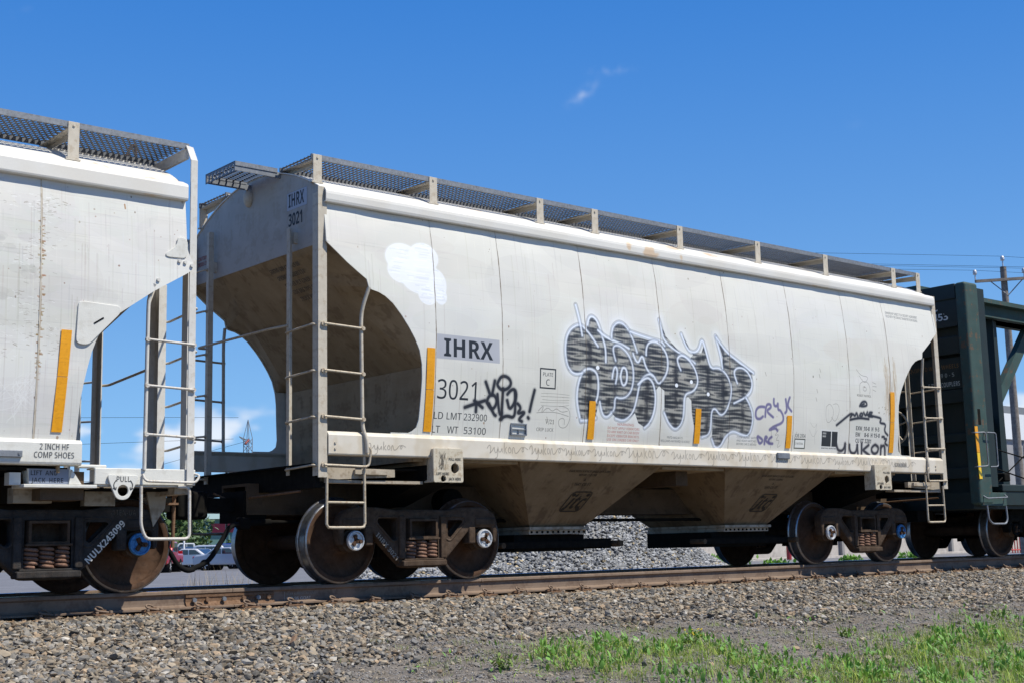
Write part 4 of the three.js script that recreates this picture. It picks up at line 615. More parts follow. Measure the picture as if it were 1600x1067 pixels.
// ---------------------------------------------------------------- the hopper car ahead, at the near end of the picture
const LEFT = {
  m: (x) => -17.44 - x, y0: 1.385, y1: 3.78, seams: [-12.9, -11.6, -10.3, -9.0, -7.7, -6.6, -5.6, -4.55],
  out: [[1.385, -4.157], [1.6, -4.150], [1.75, -4.142], [1.9, -4.12], [2.05, -4.09], [2.2, -4.055], [2.33, -4.01], [2.447, -3.945], [2.581, -3.802], [2.83, -3.456], [3.03, -3.13], [3.069, -3.075], [3.10, -3.055], [3.147, -3.05], [3.246, -3.10], [3.3, -3.115], [3.78, -3.12]],
  zf: (y) => 1.565 - 0.05 * (y - 2.6) ** 2, arc: (z) => 4.42 - 0.22 * z * z,
};
const lead = thing('covered_hopper_car', 'pale grey hopper car cut off by the picture edge, with lettered PULL plate', 'railcar');
{
  const c = lead;
  const tex = sideTexture(-7.7, -3.0, 1.35, 3.85, (x) => {
    const R = rng(91); weather(x, -7.8, -2.9, 1.3, 3.9, '#dddbd3', 6, 0.8);
    for (let k = 0; k < 26; k++) { const cx = -4.6 + 0.55 * (R() - 0.6) * (0.4 + R()), cy = lerp(2.0, 3.55, R()); for (let i = 0; i < 14; i++) { let px = cx + 0.16 * (R() + R() - 1), py = cy + 0.12 * (R() + R() - 1); const L = [[px, py]]; for (let q = 0; q < 3; q++) { px += 0.004 + 0.022 * R() * R(); py += 0.012 * (R() - 0.5); L.push([px, py]); } const t = R(); stroke(x, L, 0.002 + 0.004 * R(), t < 0.5 ? '#9a948a' : t < 0.62 ? '#6b5b48' : '#efefec', 0.25 + 0.45 * R()); if (R() < 0.12) { x.fillStyle = `rgba(184,180,172,${0.2 + 0.2 * R()})`; x.beginPath(); for (let q = 0; q < 8; q++) x.lineTo(px + (0.006 + 0.018 * R()) * Math.cos(q * 0.785), py + (0.004 + 0.012 * R()) * Math.sin(q * 0.785)); x.fill(); } } }
    for (let i = 0; i < 90; i++) { const px = -4.56 + 0.05 * (R() - 0.4), py = lerp(1.9, 3.4, R()); x.fillStyle = `rgba(${120 + 30 * R()},${86 + 20 * R()},54,${0.3 + 0.4 * R()})`; x.fillRect(px, py, 0.008 + 0.03 * R(), 0.006 + 0.012 * R()); }
    for (let i = 0; i < 40; i++) { const px = lerp(-5.1, -4.6, R()), py = lerp(2.6, 3.3, R()); x.fillStyle = `rgba(170,168,162,${0.25 * R()})`; x.beginPath(); x.ellipse(px, py, 0.03 + 0.06 * R(), 0.02 + 0.03 * R(), 0, 0, 7); x.fill(); }
    for (let i = 0; i < 26; i++) stroke(x, [[-5.0 + 0.4 * R(), 1.5 + 0.5 * R()], [-4.8 + 0.3 * R(), 1.6 + 0.4 * R()], [-4.75 + 0.2 * R(), 1.5 + 0.5 * R()]], 0.007, '#e8e8e6', 0.35);
    for (let i = 0; i < 50; i++) { const py = lerp(1.4, 3.7, R()); stroke(x, [[-4.55 + 0.01 * R(), py], [-4.55 + 0.01 * R(), py - 0.15]], 0.01, '#8a7660', 0.3); }
    stroke(x, [[-3.75, 3.64], [-3.745, 3.60]], 0.014, '#9a6a3c', 0.8);
  });
  const ms = new THREE.MeshStandardMaterial({ map: tex.map, roughness: 0.46 }), zf = (y, x) => LEFT.zf(y) + 0.003 * n2b(x * 1.1 + 4, y * 1.2) + 0.0016 * n2b(x * 3.1, y * 2.4);
  const ys = rowsOf(LEFT.y0, LEFT.y1, 34, LEFT.out.map((p) => p[0])), outR = (y) => interp(LEFT.out, y), outL = (y) => LEFT.m(interp(LEFT.out, y));
  const edges = [outL, ...LEFT.seams.map((s) => () => s), outR];
  for (const s of [1, -1]) for (let k = 0; k < edges.length - 1; k++) {
    const l = edges[k], r = edges[k + 1], near = s > 0 && l(2) >= -7.71;
    obj('side_panel', skin(k ? (y) => l(y) + 0.003 : l, k < edges.length - 2 ? (y) => r(y) - 0.003 : r, ys, zf, s, 0.012, near ? tex.uvf : (x, y) => [x, y], 10), near ? ms : M.paint, c, true);
  }
  obj('weld_bead', skin(() => -4.556, () => -4.544, rowsOf(1.39, 3.76, 90), (y) => LEFT.zf(y) + 0.004 + 0.003 * n2(y * 30, 2), 1, 0.012, (a, b) => [a, b], 2), M.stile, c, true);
  for (const [a, b] of [[[-4.385, 1.46], [-4.345, 1.955]], [[-4.344, 1.96], [-4.30, 2.38]]]) { const X = (y) => lerp(-4.345, -4.30, (y - 1.46) / 0.92); obj('reflector_strip', skin((y) => X(y) - 0.048, (y) => X(y) + 0.048, rowsOf(a[1], b[1], 6), (y) => LEFT.zf(y) + 0.010, 1, 0.004, (u, v) => [u, v], 2), M.yellow, c, true); }
  // reinforcing plates and rivets near the corner
  const pad = (pts) => plate(roundPts(pts, 0.05), 1.567, 1.582, [], 0.004);
  obj('doubler_plate', pad([[-4.20, 2.66], [-3.80, 2.645], [-3.79, 2.585], [-4.10, 2.255], [-4.215, 2.265]]).translate(0, 0, -0.004), M.paint, c);
  obj('plate_slot', bar([-4.05, 2.46, 1.58], [-3.96, 2.52, 1.58], 0.014, 0.006), M.black, c);
  obj('doubler_plate', pad([[-3.22, 3.40], [-3.115, 3.37], [-3.12, 3.185], [-3.335, 3.175], [-3.35, 3.21], [-3.23, 3.30]]).translate(0, 0, -0.022), M.paint, c);
  each('rivet', [[-3.20, 3.15], [-3.14, 3.145], [-3.07, 3.12], [-3.42, 2.94]].map(([x, y]) => hexBolt(x, y, LEFT.zf(y) + 0.008, 0.018, 0.02)), M.stilePale, c);
  const arcPts = (a, off) => { const P = []; for (let i = 0; i <= 24; i++) { const z = lerp(-a, a, i / 24); P.push([z, LEFT.arc(z) + off]); } return P; };
  obj('roof', along([...arcPts(1.47, 0), ...arcPts(1.47, -0.012).reverse()], -3.13, LEFT.m(-3.13)), M.roof, c);
  for (const s of [1, -1]) obj('top_chord', along([[1.44, 3.978], [1.535, 3.935], [1.557, 3.92], [1.563, 3.90], [1.563, 3.785], [1.558, 3.77], [1.545, 3.763], [1.49, 3.763], [1.49, 3.775], [1.545, 3.78], [1.549, 3.90], [1.44, 3.955]].map(([z, y]) => [s * z, y]), -3.12, LEFT.m(-3.12)), M.roof, c);
  for (const m of [(x) => x, LEFT.m]) {
    obj('end_sheet', along([[-1.5, 3.1], [1.5, 3.1], [1.5, 3.76], [1.46, 3.90], ...arcPts(1.4, -0.016).reverse(), [-1.46, 3.90], [-1.5, 3.76]], m(-3.16), m(-3.148)), M.endShadePaint, c);
    slopeEnd(c, (x) => m(-x), 3.15, 3.11, 4.3, 2.02, 1.2, 1.45, LEFT.out.filter((p) => p[0] > 2.06 && p[0] < 3.06).map(([y, x]) => [y, -x]), (y) => LEFT.zf(y) - 0.012);
    obj('bay_slope_sheet', plate([[-4.3, 2.02], [-5.6, 1.2], [-5.58, 1.17], [-4.29, 1.99]].map(([x, y]) => [m(x), y]), -1.45, 1.45), M.paintUnder, c);
    obj('bolster_floor', box(m(-4.18), m(-3.06), 0.955, 0.98, -1.28, 1.28), M.black, c);
    obj('shear_plate', box(m(-4.31), m(-4.296), 1.1, 2.02, -1.49, 1.49), M.paintUnder, c);
    obj('end_sill', [box(m(-3.15), m(-3.0), 0.92, 1.14, -1.42, 1.42)], M.paintDirty, c);
    obj('coupler', [box(m(-2.95), m(-2.5), 0.80, 0.95, -0.07, 0.07), rbox(m(-2.5), m(-2.25), 0.72, 1.02, -0.13, 0.17, 0.04), rbox(m(-2.34), m(-2.17), 0.76, 0.99, 0.03, 0.16, 0.04), rbox(m(-2.29), m(-2.19), 0.76, 0.99, -0.15, -0.02, 0.04), box(m(-3.2), m(-2.85), 0.66, 1.02, -0.26, 0.26)], M.black, c);
  }
  for (const s of [1, -1]) {
    obj('side_sill', along([[1.47, 1.396], [1.50, 1.394], [1.527, 1.375], [1.535, 1.36], [1.535, 1.19], [1.528, 1.172], [1.51, 1.165], [1.38, 1.165], [1.38, 1.18], [1.505, 1.182], [1.52, 1.20], [1.52, 1.355], [1.47, 1.385]].map(([z, y]) => [s * z, y]), -4.115, LEFT.m(-4.115)), M.paint, c);
    runningBoard(c, 'running_board', 4.42, 0.55, 1.29, [-12.9, -11.2, -9.5, -7.8, -6.0, -4.18], s, 'diamond', LEFT.arc, LEFT.m(-2.98), -2.98);
  }
  obj('board_beam', [box(-4.15, -2.99, 4.30, 4.372, 0.56, 0.57), box(-3.02, -2.985, 4.27, 4.38, 0.56, 1.29), box(-3.2, -3.05, 4.2, 4.37, 0.5, 0.56)], M.stilePale, c);
  obj('hatch_handle', tube([[-3.30, 4.42, 0.5], [-3.25, 4.56, 0.5], [-3.20, 4.57, 0.5], [-3.19, 4.42, 0.5]], 0.016, 0.04, 24), M.rust, c);
  decal(c, 'sill_lettering', 0.5, 0.19, [-4.34, 1.287, 1.5385], [1, 0, 0], [0, 1, 0], (x) => { write(x, '2 INCH HF', 0.085, 0.08, 0.052, '#26282c', { width: 0.27, weight: 'normal' }); write(x, 'COMP SHOES', 0.035, 0.155, 0.052, '#26282c', { width: 0.37, weight: 'normal' }); }, 420);
  obj('sill_tag', [rbox(-5.1, -4.66, 1.225, 1.285, 1.536, 1.56, 0.006), hexBolt(-4.69, 1.255, 1.562, 0.012, 0.008)], M.galv, c);
  obj('jacking_pad', [plate([[-4.57, 1.135], [-4.17, 1.135], [-4.20, 1.0], [-4.55, 1.0]], 1.30, 1.44), rbox(-4.62, -3.95, 0.965, 0.995, 1.2, 1.50, 0.006), plate([[-4.17, 1.13], [-4.08, 1.0], [-4.2, 1.0]], 1.40, 1.46), box(-4.72, -4.62, 0.99, 1.1, 1.3, 1.42)], M.paint, c);
  decal(c, 'pad_lettering', 0.40, 0.135, [-4.365, 1.068, 1.4425], [1, 0, 0], [0, 1, 0], (x) => { x.fillStyle = '#7f8798'; x.fillRect(0.01, 0.0, 0.36, 0.135); write(x, 'LIFT  AND', 0.02, 0.058, 0.042, '#2b2f38', { width: 0.25 }); write(x, 'JACK  HERE', 0.035, 0.122, 0.042, '#2b2f38', { width: 0.29 }); }, 400);
  obj('end_beam', [rbox(-3.97, -2.97, 1.0, 1.152, 1.46, 1.49, 0.008), box(-3.97, -2.99, 0.985, 1.0, 1.30, 1.47), box(-3.97, -2.99, 1.14, 1.152, 1.3, 1.46), rbox(-4.12, -3.85, 1.15, 1.18, 1.38, 1.47, 0.01)], M.paint, c);
  { const circ = Array.from({ length: 20 }, (_, i) => [-3.71 + 0.052 * Math.cos(i * 0.31416), 0.945 + 0.052 * Math.sin(i * 0.31416)]);
    obj('pull_plate', plate(roundPts([[-3.86, 1.09, 0.03], [-3.56, 1.085, 0.03], [-3.575, 1.03, 0.03], [-3.66, 0.86, 0.05], [-3.77, 0.86, 0.05], [-3.845, 1.03, 0.03]], 0.03), 1.495, 1.52, [circ], 0.003), M.paint, c);
    decal(c, 'pull_lettering', 0.28, 0.22, [-3.71, 0.972, 1.5225], [1, 0, 0], [0, 1, 0], (x) => { write(x, 'PULL', 0.07, 0.055, 0.048, '#26282c', { width: 0.14, weight: 'normal' }); for (const s of [-1, 1]) { stroke(x, [[0.14 + s * 0.07, 0.045], [0.14 + s * 0.1, 0.08], [0.14 + s * 0.075, 0.13]], 0.008, '#26282c'); stroke(x, [[0.14 + s * 0.095, 0.115], [0.14 + s * 0.07, 0.135], [0.14 + s * 0.068, 0.108]], 0.008, '#26282c'); } }, 420); }
  for (const s of [1, -1]) {
    const L = group('side_ladder', c), Z = (z) => s * z;
    obj('stile', [rbox(-3.072, -2.998, 1.0, 4.20, Z(1.50), Z(1.515), 0.004), box(-3.01, -2.998, 1.15, s > 0 ? 3.2 : 4.0, Z(1.24), Z(1.36)), bar([-3.035, 4.19, Z(1.507)], [-2.985, 4.395, Z(1.30)], 0.075, 0.012, [0, 0.5, 1])], M.stilePale, L);
    obj('stile', tube([[-3.45, 2.90, Z(1.555)], [-3.485, 2.78, Z(1.515)], [-3.49, 2.70, Z(1.51)], [-3.497, 1.14, Z(1.50)]], 0.019, 0.06, 30), M.stilePale, L);
    for (const y of [2.36, 1.925, 1.465]) obj('rung', [rod([-3.5, y + 0.006, Z(1.535)], [-3.02, y - 0.01, Z(1.535)], 0.0125), hexBolt(-3.5, y + 0.006, Z(1.53), 0.024, 0.03), hexBolt(-3.02, y - 0.01, Z(1.525), 0.024, 0.025)], M.rungPale, L);
    obj('rung', tube([[-3.51, 1.10, Z(1.50)], [-3.50, 1.035, Z(1.53)], [-2.99, 1.025, Z(1.54)], [-2.94, 1.10, Z(1.53)], [-3.0, 1.11, Z(1.50)]], 0.0125, 0.04, 36), M.rungPale, L);
    obj('step', tube([[-3.525, 0.99, Z(1.50)], [-3.52, 0.62, Z(1.50)], [-3.47, 0.50, Z(1.50)], [-3.03, 0.497, Z(1.50)], [-3.035, 0.985, Z(1.50)], [-3.15, 0.985, Z(1.49)]], 0.0155, 0.05, 50), M.rungPale, L);
    const E = group('end_ladder', c);
    obj('stile', s > 0 ? [box(-3.01, -2.998, 1.15, 3.05, 0.63, 0.87), box(-3.08, -3.01, 1.15, 3.05, 0.63, 0.64), box(-3.08, -3.01, 1.15, 3.05, 0.86, 0.87)] : [box(-3.01, -2.998, 1.15, 4.1, -0.81, -0.68), box(-3.06, -3.01, 1.15, 4.1, -0.81, -0.80)], M.stilePale, E);
    for (const y of [2.30, 1.86, 1.42, 2.72]) obj('rung', [tube([[-2.99, y - 0.04, Z(0.80)], [-2.95, y - 0.04, Z(0.83)], [-2.955, y, Z(1.46)], [-3.0, y, Z(1.48)]], 0.0125, 0.03, 24), hexBolt(-2.985, y - 0.04, Z(0.79), 0.022, 0.02, 'x')], M.rungPale, E);
  }
  obj('grab_iron', tube([[-3.0, 2.2, -0.74], [-2.93, 2.2, -0.68], [-2.93, 2.28, 0.6], [-3.0, 2.28, 0.68]], 0.0145, 0.06, 40), M.rung, c);
  obj('air_hose', smoothTube([[-2.95, 0.7, 0.36], [-2.78, 0.5, 0.37], [-2.68, 0.38, 0.37], [-2.58, 0.24, 0.37], [-2.48, 0.19, 0.37], [-2.40, 0.20, 0.36]], 0.028, 40), M.rubber, c);
  obj('cut_lever', [tube([[-3.0, 0.94, 1.0], [-2.88, 0.94, 0.9], [-2.86, 0.93, 0.85]], 0.018, 0.03), rod([-2.88, 0.95, 0.86], [-2.88, 0.42, 0.84], 0.02), box(-2.98, -2.86, 0.84, 0.86, 0.78, 0.92)], M.rust, c);
  each('sill_bracket', [plate([[-3.3, 1.0], [-3.08, 1.0], [-3.1, 0.8], [-3.22, 0.62]], 1.1, 1.12), box(-3.9, -3.6, 0.82, 1.0, 1.0, 1.1), box(-4.6, -4.25, 0.84, 0.98, 1.05, 1.2)], M.paintDirty, c);
  obj('centre_sill', [box(-14.4, -3.05, 0.76, 1.06, -0.28, 0.28)], M.underSteel, c);
  obj('underframe_plate', box(-13.2, -4.2, 1.12, 1.15, -1.42, 1.42), M.black, c);
  for (const x of [-4.234, LEFT.m(-4.234)]) obj('body_bolster', box(x - 0.2, x + 0.2, 0.86, 1.118, -1.4, 1.4), M.underSteel, c);
  for (const xb of [-6.9, -10.5]) { const q = plate([[xb - 1.2, 1.118], [xb + 1.2, 1.118], [xb + 0.45, 0.5], [xb - 0.45, 0.5]], -1.0, 1.0); obj('discharge_bay', q, M.paintUnder, c); obj('outlet_gate', box(xb - 0.6, xb + 0.6, 0.26, 0.498, -0.7, 0.7), M.black, c); }
  const st = (g) => { stencil(g, 'NULX243099', [0.545, 0.485, 1.0985], 0.80, 0.56, 0.105, '#dcd8d0'); decal(g, 'frame_stencil', 0.3, 0.09, [0.72, 0.755, 1.0985], [1, 0, 0], [0, 1, 0], (x) => write(x, '-11EN-UA', 0.02, 0.07, 0.055, '#4c443c', { width: 0.26 }), 300); };
  truck(lead, -4.234, [M.capBlue, M.capBlue], M.frameBlue, st); truck(lead, LEFT.m(-4.234), [M.capBlue, M.capSilver], M.frameBlue);
}

// ---------------------------------------------------------------- green centre-beam flat car behind
const flat = thing('centre_beam_flatcar', 'dark green flat car with tall end bulkhead and centre beam, last in the train', 'railcar');
{
  const c = flat;
  obj('bulkhead_sheet', box(11.06, 11.09, 0.86, 4.50, -1.42, 1.42), M.green, c);
  for (const [a, b] of [[3.36, 3.66], [2.55, 2.78], [1.90, 2.05], [1.30, 1.48]]) obj('bulkhead_rib', rbox(10.95, 11.058, a, b, -1.29, 1.29, 0.015), M.green, c);
  for (const z of [-0.7, 0, 0.7]) obj('bulkhead_stiffener', box(11.0, 11.058, 1.15, 4.3, z - 0.05, z + 0.05), M.green, c);
  obj('top_beam', [rbox(10.90, 11.32, 4.27, 4.53, -1.30, 1.30, 0.02)], M.green, c);
  for (const s of [1, -1]) {
    obj('corner_post', rbox(10.89, 11.29, 0.86, 4.535, s * 1.30, s * 1.50, 0.05), M.greenRust, c);
    obj('rear_post', box(11.31, 11.56, 1.16, 4.47, s * 1.26, s * 1.44), M.green, c);
    obj('corner_gusset', plate([[0, 0], [-0.55, 0], [0, -0.42]], -0.015, 0.015).rotateY(s > 0 ? -Math.PI / 2 : Math.PI / 2).translate(10.94, 4.275, s * 1.305), M.green, c);
    obj('grab_iron', tube([[10.885, 2.03, s * 1.44], [10.82, 2.02, s * 1.52], [11.02, 2.03, s * 1.60], [11.03, 1.48, s * 1.60], [10.83, 1.47, s * 1.52], [10.885, 1.47, s * 1.44]], 0.012, 0.04, 40), M.galv, c);
    obj('grab_iron', tube([[11.12, 2.03, s * 1.50], [11.12, 2.03, s * 1.58], [11.36, 2.03, s * 1.58], [11.36, 1.48, s * 1.58], [11.12, 1.47, s * 1.58]], 0.012, 0.04, 40), M.galv, c);
    obj('side_step', [tube([[11.08, 0.86, s * 1.49], [11.09, 0.62, s * 1.50], [11.2, 0.55, s * 1.50], [11.6, 0.55, s * 1.50], [11.66, 0.62, s * 1.50], [11.66, 0.84, s * 1.49]], 0.017, 0.05, 50)], M.galv, c);
    obj('step_plate', [rbox(10.95, 11.7, 0.84, 1.06, s * 1.45, s * 1.49, 0.01)], M.greenRust, c);
    obj('grab_iron', tube([[10.98, 1.0, s * 1.50], [10.99, 0.96, s * 1.56], [11.62, 0.98, s * 1.56], [11.63, 1.02, s * 1.50]], 0.012, 0.03, 30), M.galv, c);
    obj('deck_edge', [rbox(11.66, 30, 1.08, 1.2, s * 1.05, s * 1.46, 0.02), box(11.7, 30, 0.86, 1.08, s * 1.38, s * 1.44)], M.green, c);
  }
  for (const [a, b, m] of [[1.275, 1.70, 'lo'], [1.705, 2.13, 'hi']]) obj('reflector_strip', bar([lerp(10.935, 10.90, (a - 1.27) / 0.86), a, 1.505], [lerp(10.935, 10.90, (b - 1.27) / 0.86), b, 1.505], 0.085, 0.008), m === 'lo' ? mat(new THREE.Color(0.85, 0.55, 0.02), 0.4) : M.yellow, c);
  obj('post_slot', rbox(10.99, 11.07, 2.16, 2.42, 1.498, 1.503, 0.002), M.black, c);
  decal(c, 'bulkhead_lettering', 0.62, 0.42, [10.934, 4.06, 0.92], [0, 0, 1], [0, 1, 0], (x) => { write(x, 'OL', 0.24, 0.16, 0.12, '#c9d0cf', { width: 0.19 }); write(x, '453', 0.22, 0.33, 0.12, '#c9d0cf', { width: 0.30 }); }, 300);
  obj('letter_board', box(10.936, 11.055, 3.82, 4.262, -1.25, 1.285), M.green, c);
  decal(c, 'bulkhead_lettering', 1.1, 0.5, [10.944, 2.98, 0.75], [0, 0, 1], [0, 1, 0], (x) => { write(x, 'EQUIPPED WITH WHEELS', 0.05, 0.1, 0.07, '#6d5330', { width: 1.0 }); write(x, '4 9 0 - 5', 0.62, 0.24, 0.07, '#8b9490', { width: 0.34 }); write(x, 'F TYPE COUPLERS', 0.45, 0.40, 0.08, '#a3acaa', { width: 0.6 }); }, 240);
  obj('letter_board', box(10.946, 11.055, 2.785, 3.3, -0.2, 1.285), M.green, c);
  obj('deck', [box(10.9, 30, 0.80, 1.07, -1.36, 1.36)], M.green, c);
  obj('centre_beam_chord', [box(11.33, 30, 4.62, 4.70, -0.33, 0.33), box(11.33, 30, 4.36, 4.62, -0.16, 0.16), box(11.33, 30, 4.36, 4.385, -0.30, 0.30)], M.greenRust, c);
  for (const x of [14.1, 17.1, 20.1, 23.1, 26.1]) obj('centre_post', [plate([[x - 0.14, 4.36], [x + 0.1, 4.36], [x + 0.16, 1.2], [x - 0.2, 1.2]], -0.12, 0.12), plate([[x - 0.15, 4.36], [x - 0.13, 4.36], [x - 0.19, 1.2], [x - 0.21, 1.2]], -0.2, 0.2)], M.green, c);
  for (const x of [12.75, 15.75, 18.75, 21.75]) obj('diagonal_brace', bar([x, 1.2, -0.05], [x + 2.9, 4.34, -0.05], 0.22, 0.12), M.greenRust, c);
  each('sling_cable', [rod([11.7, 2.1, 0.5], [15.9, 1.3, 1.1], 0.012), rod([11.7, 1.75, 0.6], [13.9, 1.15, 1.2], 0.012), rod([15.3, 2.3, 0.4], [12.6, 1.25, 0.8], 0.012)], M.black, c);
  each('ratchet', [rbox(14.0, 14.3, 1.2, 1.36, 1.1, 1.4, 0.03), rbox(12.9, 13.1, 1.3, 1.45, 0.6, 0.8, 0.03)], M.black, c);
  obj('coupler', [box(10.4, 10.9, 0.78, 0.95, -0.07, 0.07), rbox(10.2, 10.45, 0.72, 1.02, -0.13, 0.17, 0.04), box(10.75, 11.2, 0.62, 0.80, -0.4, 0.4)], M.black, c);
  obj('air_hose', smoothTube([[10.85, 0.66, -0.36], [10.75, 0.4, -0.36], [10.68, 0.2, -0.34]], 0.028, 20), M.rubber, c);
  truck(c, 13.49, [M.black, M.black], M.black); truck(c, 27.3, [M.black, M.black], M.black);
}
// ---------------------------------------------------------------- ground, ballast, rails, ties
const frontProf = [[-1000, -0.9], [-120, -0.8], [-60, -0.62], [-7, -0.56], [-4, -0.5], [-2.6, -0.42], [-1.6, -0.235], [1.55, -0.235], [2.0, -0.262], [3, -0.392], [4.3, -0.500], [6, -0.602], [8, -0.735], [10, -0.86], [14, -1.2], [30, -1.4], [400, -1.4]];
const ballastEdge = [[-12, 6.5], [-6, 6.0], [-4.5, 5.1], [-3.3, 4.4], [-2.2, 3.75], [-0.3, 3.2], [2.7, 3.85], [7.5, 4.3], [15, 4.7], [25, 4.9]];
const groundY = (x, z) => { let y = interp(frontProf, z); if (z > 1.3 && z < 30) { const k = smooth(1.3, 3.2, z); y += k * (0.035 * n2(x * 0.5, z * 0.6) + 0.016 * n2b(x * 2.1, z * 2.3)) + 0.006 * n2(x * 7, z * 7); } return y; };
{
  const xs = [], zs = []; for (let x = -600; x < -10; x += 40) xs.push(x); for (let x = -10; x < 24; x += 0.16) xs.push(x); for (let x = 24; x <= 900; x += 30) xs.push(x);
  for (let z = -900; z < -60; z += 40) zs.push(z); for (let z = -60; z < -3; z += 3) zs.push(z); for (let z = -3; z < 11; z += 0.13) zs.push(z); for (let z = 11; z <= 300; z += 12) zs.push(z);
  const P = [], UV = [], I = []; for (const z of zs) for (const x of xs) { P.push(x, groundY(x, z), z); UV.push(x, z); }
  const n = xs.length; for (let j = 0; j < zs.length - 1; j++) for (let i = 0; i < n - 1; i++) { const a = j * n + i; I.push(a, a + n, a + 1, a + 1, a + n, a + n + 1); }
  const g = new THREE.BufferGeometry(); g.setAttribute('position', new THREE.Float32BufferAttribute(P, 3)); g.setAttribute('uv', new THREE.Float32BufferAttribute(UV, 2)); g.setIndex(I); g.computeVertexNormals(); g.userData.ready = true;
  const R = rng(51);
  const dirt = dataTex(1024, (u, v) => { const s = 14 * n4(u, v, 9) + 14 * n4(u, v, 34) + 22 * n4(u, v, 120) + (R() - 0.5) * 46; const w = smooth(0.2, 0.8, n4(u + 0.3, v, 7)); return [112 + s + 6 * w, 105 + s + 3 * w, 97 + s - 3 * w]; }, true, 0.45);
  const bump = dataTex(512, (u, v) => { const s = 128 + 40 * n4(u, v, 40) + 60 * n4(u, v, 110) + (R() - 0.5) * 50; return [s, s, s]; }, false, 0.8);
  structure(obj('ground', g, mat(W3, 0.95, 0, { map: dirt, bumpMap: bump, bumpScale: 0.02 }), scene, true)).userData.label = 'grey brown gravelly ground beside the track';
}
// crushed stone: one scatter of thousands of stones
function stoneGeo(seed, flat = 0.62) { const R = rng(seed), g = new THREE.IcosahedronGeometry(0.5, 0), p = g.attributes.position, seen = new Map(); for (let i = 0; i < p.count; i++) { const k = [p.getX(i), p.getY(i), p.getZ(i)].map((v) => v.toFixed(3)).join(); if (!seen.has(k)) seen.set(k, [0.62 + 0.6 * R(), 0.2 * (R() - 0.5), 0.2 * (R() - 0.5)]); const [s, a, b] = seen.get(k); p.setXYZ(i, p.getX(i) * s + a, p.getY(i) * s * flat, p.getZ(i) * s + b); } g.computeVertexNormals(); g.userData.ready = true; const q = g; q.setAttribute('uv', new THREE.BufferAttribute(new Float32Array(p.count * 2), 2)); return q; }
function scatter(name, n, place, colors, seed, label, category, parent = scene, variants = 4, flat = 0.62, rough = 0.92) {
  const R = rng(seed), holder = parent, D = new THREE.Object3D(), C = new THREE.Color(), per = Math.ceil(n / variants), first = [];
  for (let v = 0; v < variants; v++) {
    const im = new THREE.InstancedMesh(stoneGeo(seed * 10 + v, flat), mat(W3, rough), per); let k = 0, guard = 0;
    while (k < per && guard++ < per * 12) { const q = place(R); if (!q) continue; D.position.set(q[0], q[1], q[2]); D.rotation.set((R() - 0.5) * 1.1, R() * 6.283, (R() - 0.5) * 1.1); D.scale.set(q[3] * (0.75 + 0.5 * R()), q[3] * (0.75 + 0.5 * R()), q[3] * (0.75 + 0.5 * R())); D.updateMatrix(); im.setMatrixAt(k, D.matrix); const c = colors(R, q); C.setRGB(...c); im.setColorAt(k, C); k++; }
    im.count = k; im.name = parent === scene ? numbered(name) : name; im.castShadow = im.receiveShadow = true; holder.add(im); if (parent === scene) tag(im, label, category, null, 'stuff'); else im.userData.kind = 'stuff'; first.push(im);
  }
  return first;
}
const stoneColor = (R, rustNear = 0) => { const t = R(), l = 0.42 + 1.15 * R(); let c = t < 0.42 ? [0.35, 0.285, 0.205] : t < 0.68 ? [0.290, 0.262, 0.222] : t < 0.82 ? [0.215, 0.205, 0.19] : t < 0.93 ? [0.37, 0.27, 0.175] : [0.47, 0.43, 0.37]; return c.map((v, i) => v * l * 0.72 * (rustNear ? [1.12, 0.92, 0.74][i] : 1)); };
const ballast = thing('track_ballast', 'crushed brown and grey stone ballast along the track', 'gravel'); ballast.userData.kind = 'stuff';
scatter('stones', 95000, (R) => {
  const x = -8.5 + 27 * Math.pow(R(), 1.35), z = 0.84 + R() * 5.4, e = interp(ballastEdge, x) + 0.55 * n2(x * 0.8, z * 0.8) + 0.25 * n2b(x * 3, z * 3);
  const inside = smooth(e + 0.5, e - 0.35, z); if (R() > inside) return null;
  const s = (0.025 + 0.066 * R() * R() * R() + 0.023 * R()) * (z < 1.0 ? 0.7 : 1); return [x, groundY(x, z) + s * (0.05 + 0.42 * R()), z, s];
}, (R, q) => stoneColor(R, q[2] < 1.25 ? 1 : 0), 61, '', '', ballast);
scatter('stones', 9000, (R) => { const x = -8.5 + 28 * R(), z = -2.6 + R() * 3.3; if (Math.abs(Math.abs(z) - 0.755) < 0.09) return null; const s = 0.04 + 0.04 * R(); return [x, groundY(x, z) + s * 0.3, z, s]; }, (R) => stoneColor(R), 62, '', '', ballast, 2);
scatter('stones', 60000, (R) => { const x = -6.5 + 16 * Math.pow(R(), 1.2), z = 2.6 + R() * 5.6; const s = 0.009 + 0.032 * R() * R() * R() + 0.008 * R(); return [x, groundY(x, z) + s * 0.2, z, s]; }, (R) => { const l = 0.5 + 0.9 * R(), c = R() < 0.75 ? [0.23, 0.215, 0.198] : [0.29, 0.245, 0.185]; return c.map((v) => v * l); }, 63, '', '', ballast, 3);
scatter('stones', 500, (R) => { const x = -6.5 + 16 * R(), z = 3.0 + R() * 4; const s = 0.03 + 0.05 * R(); return [x, groundY(x, z) + s * 0.15, z, s]; }, (R) => stoneColor(R), 64, '', '', ballast, 2);

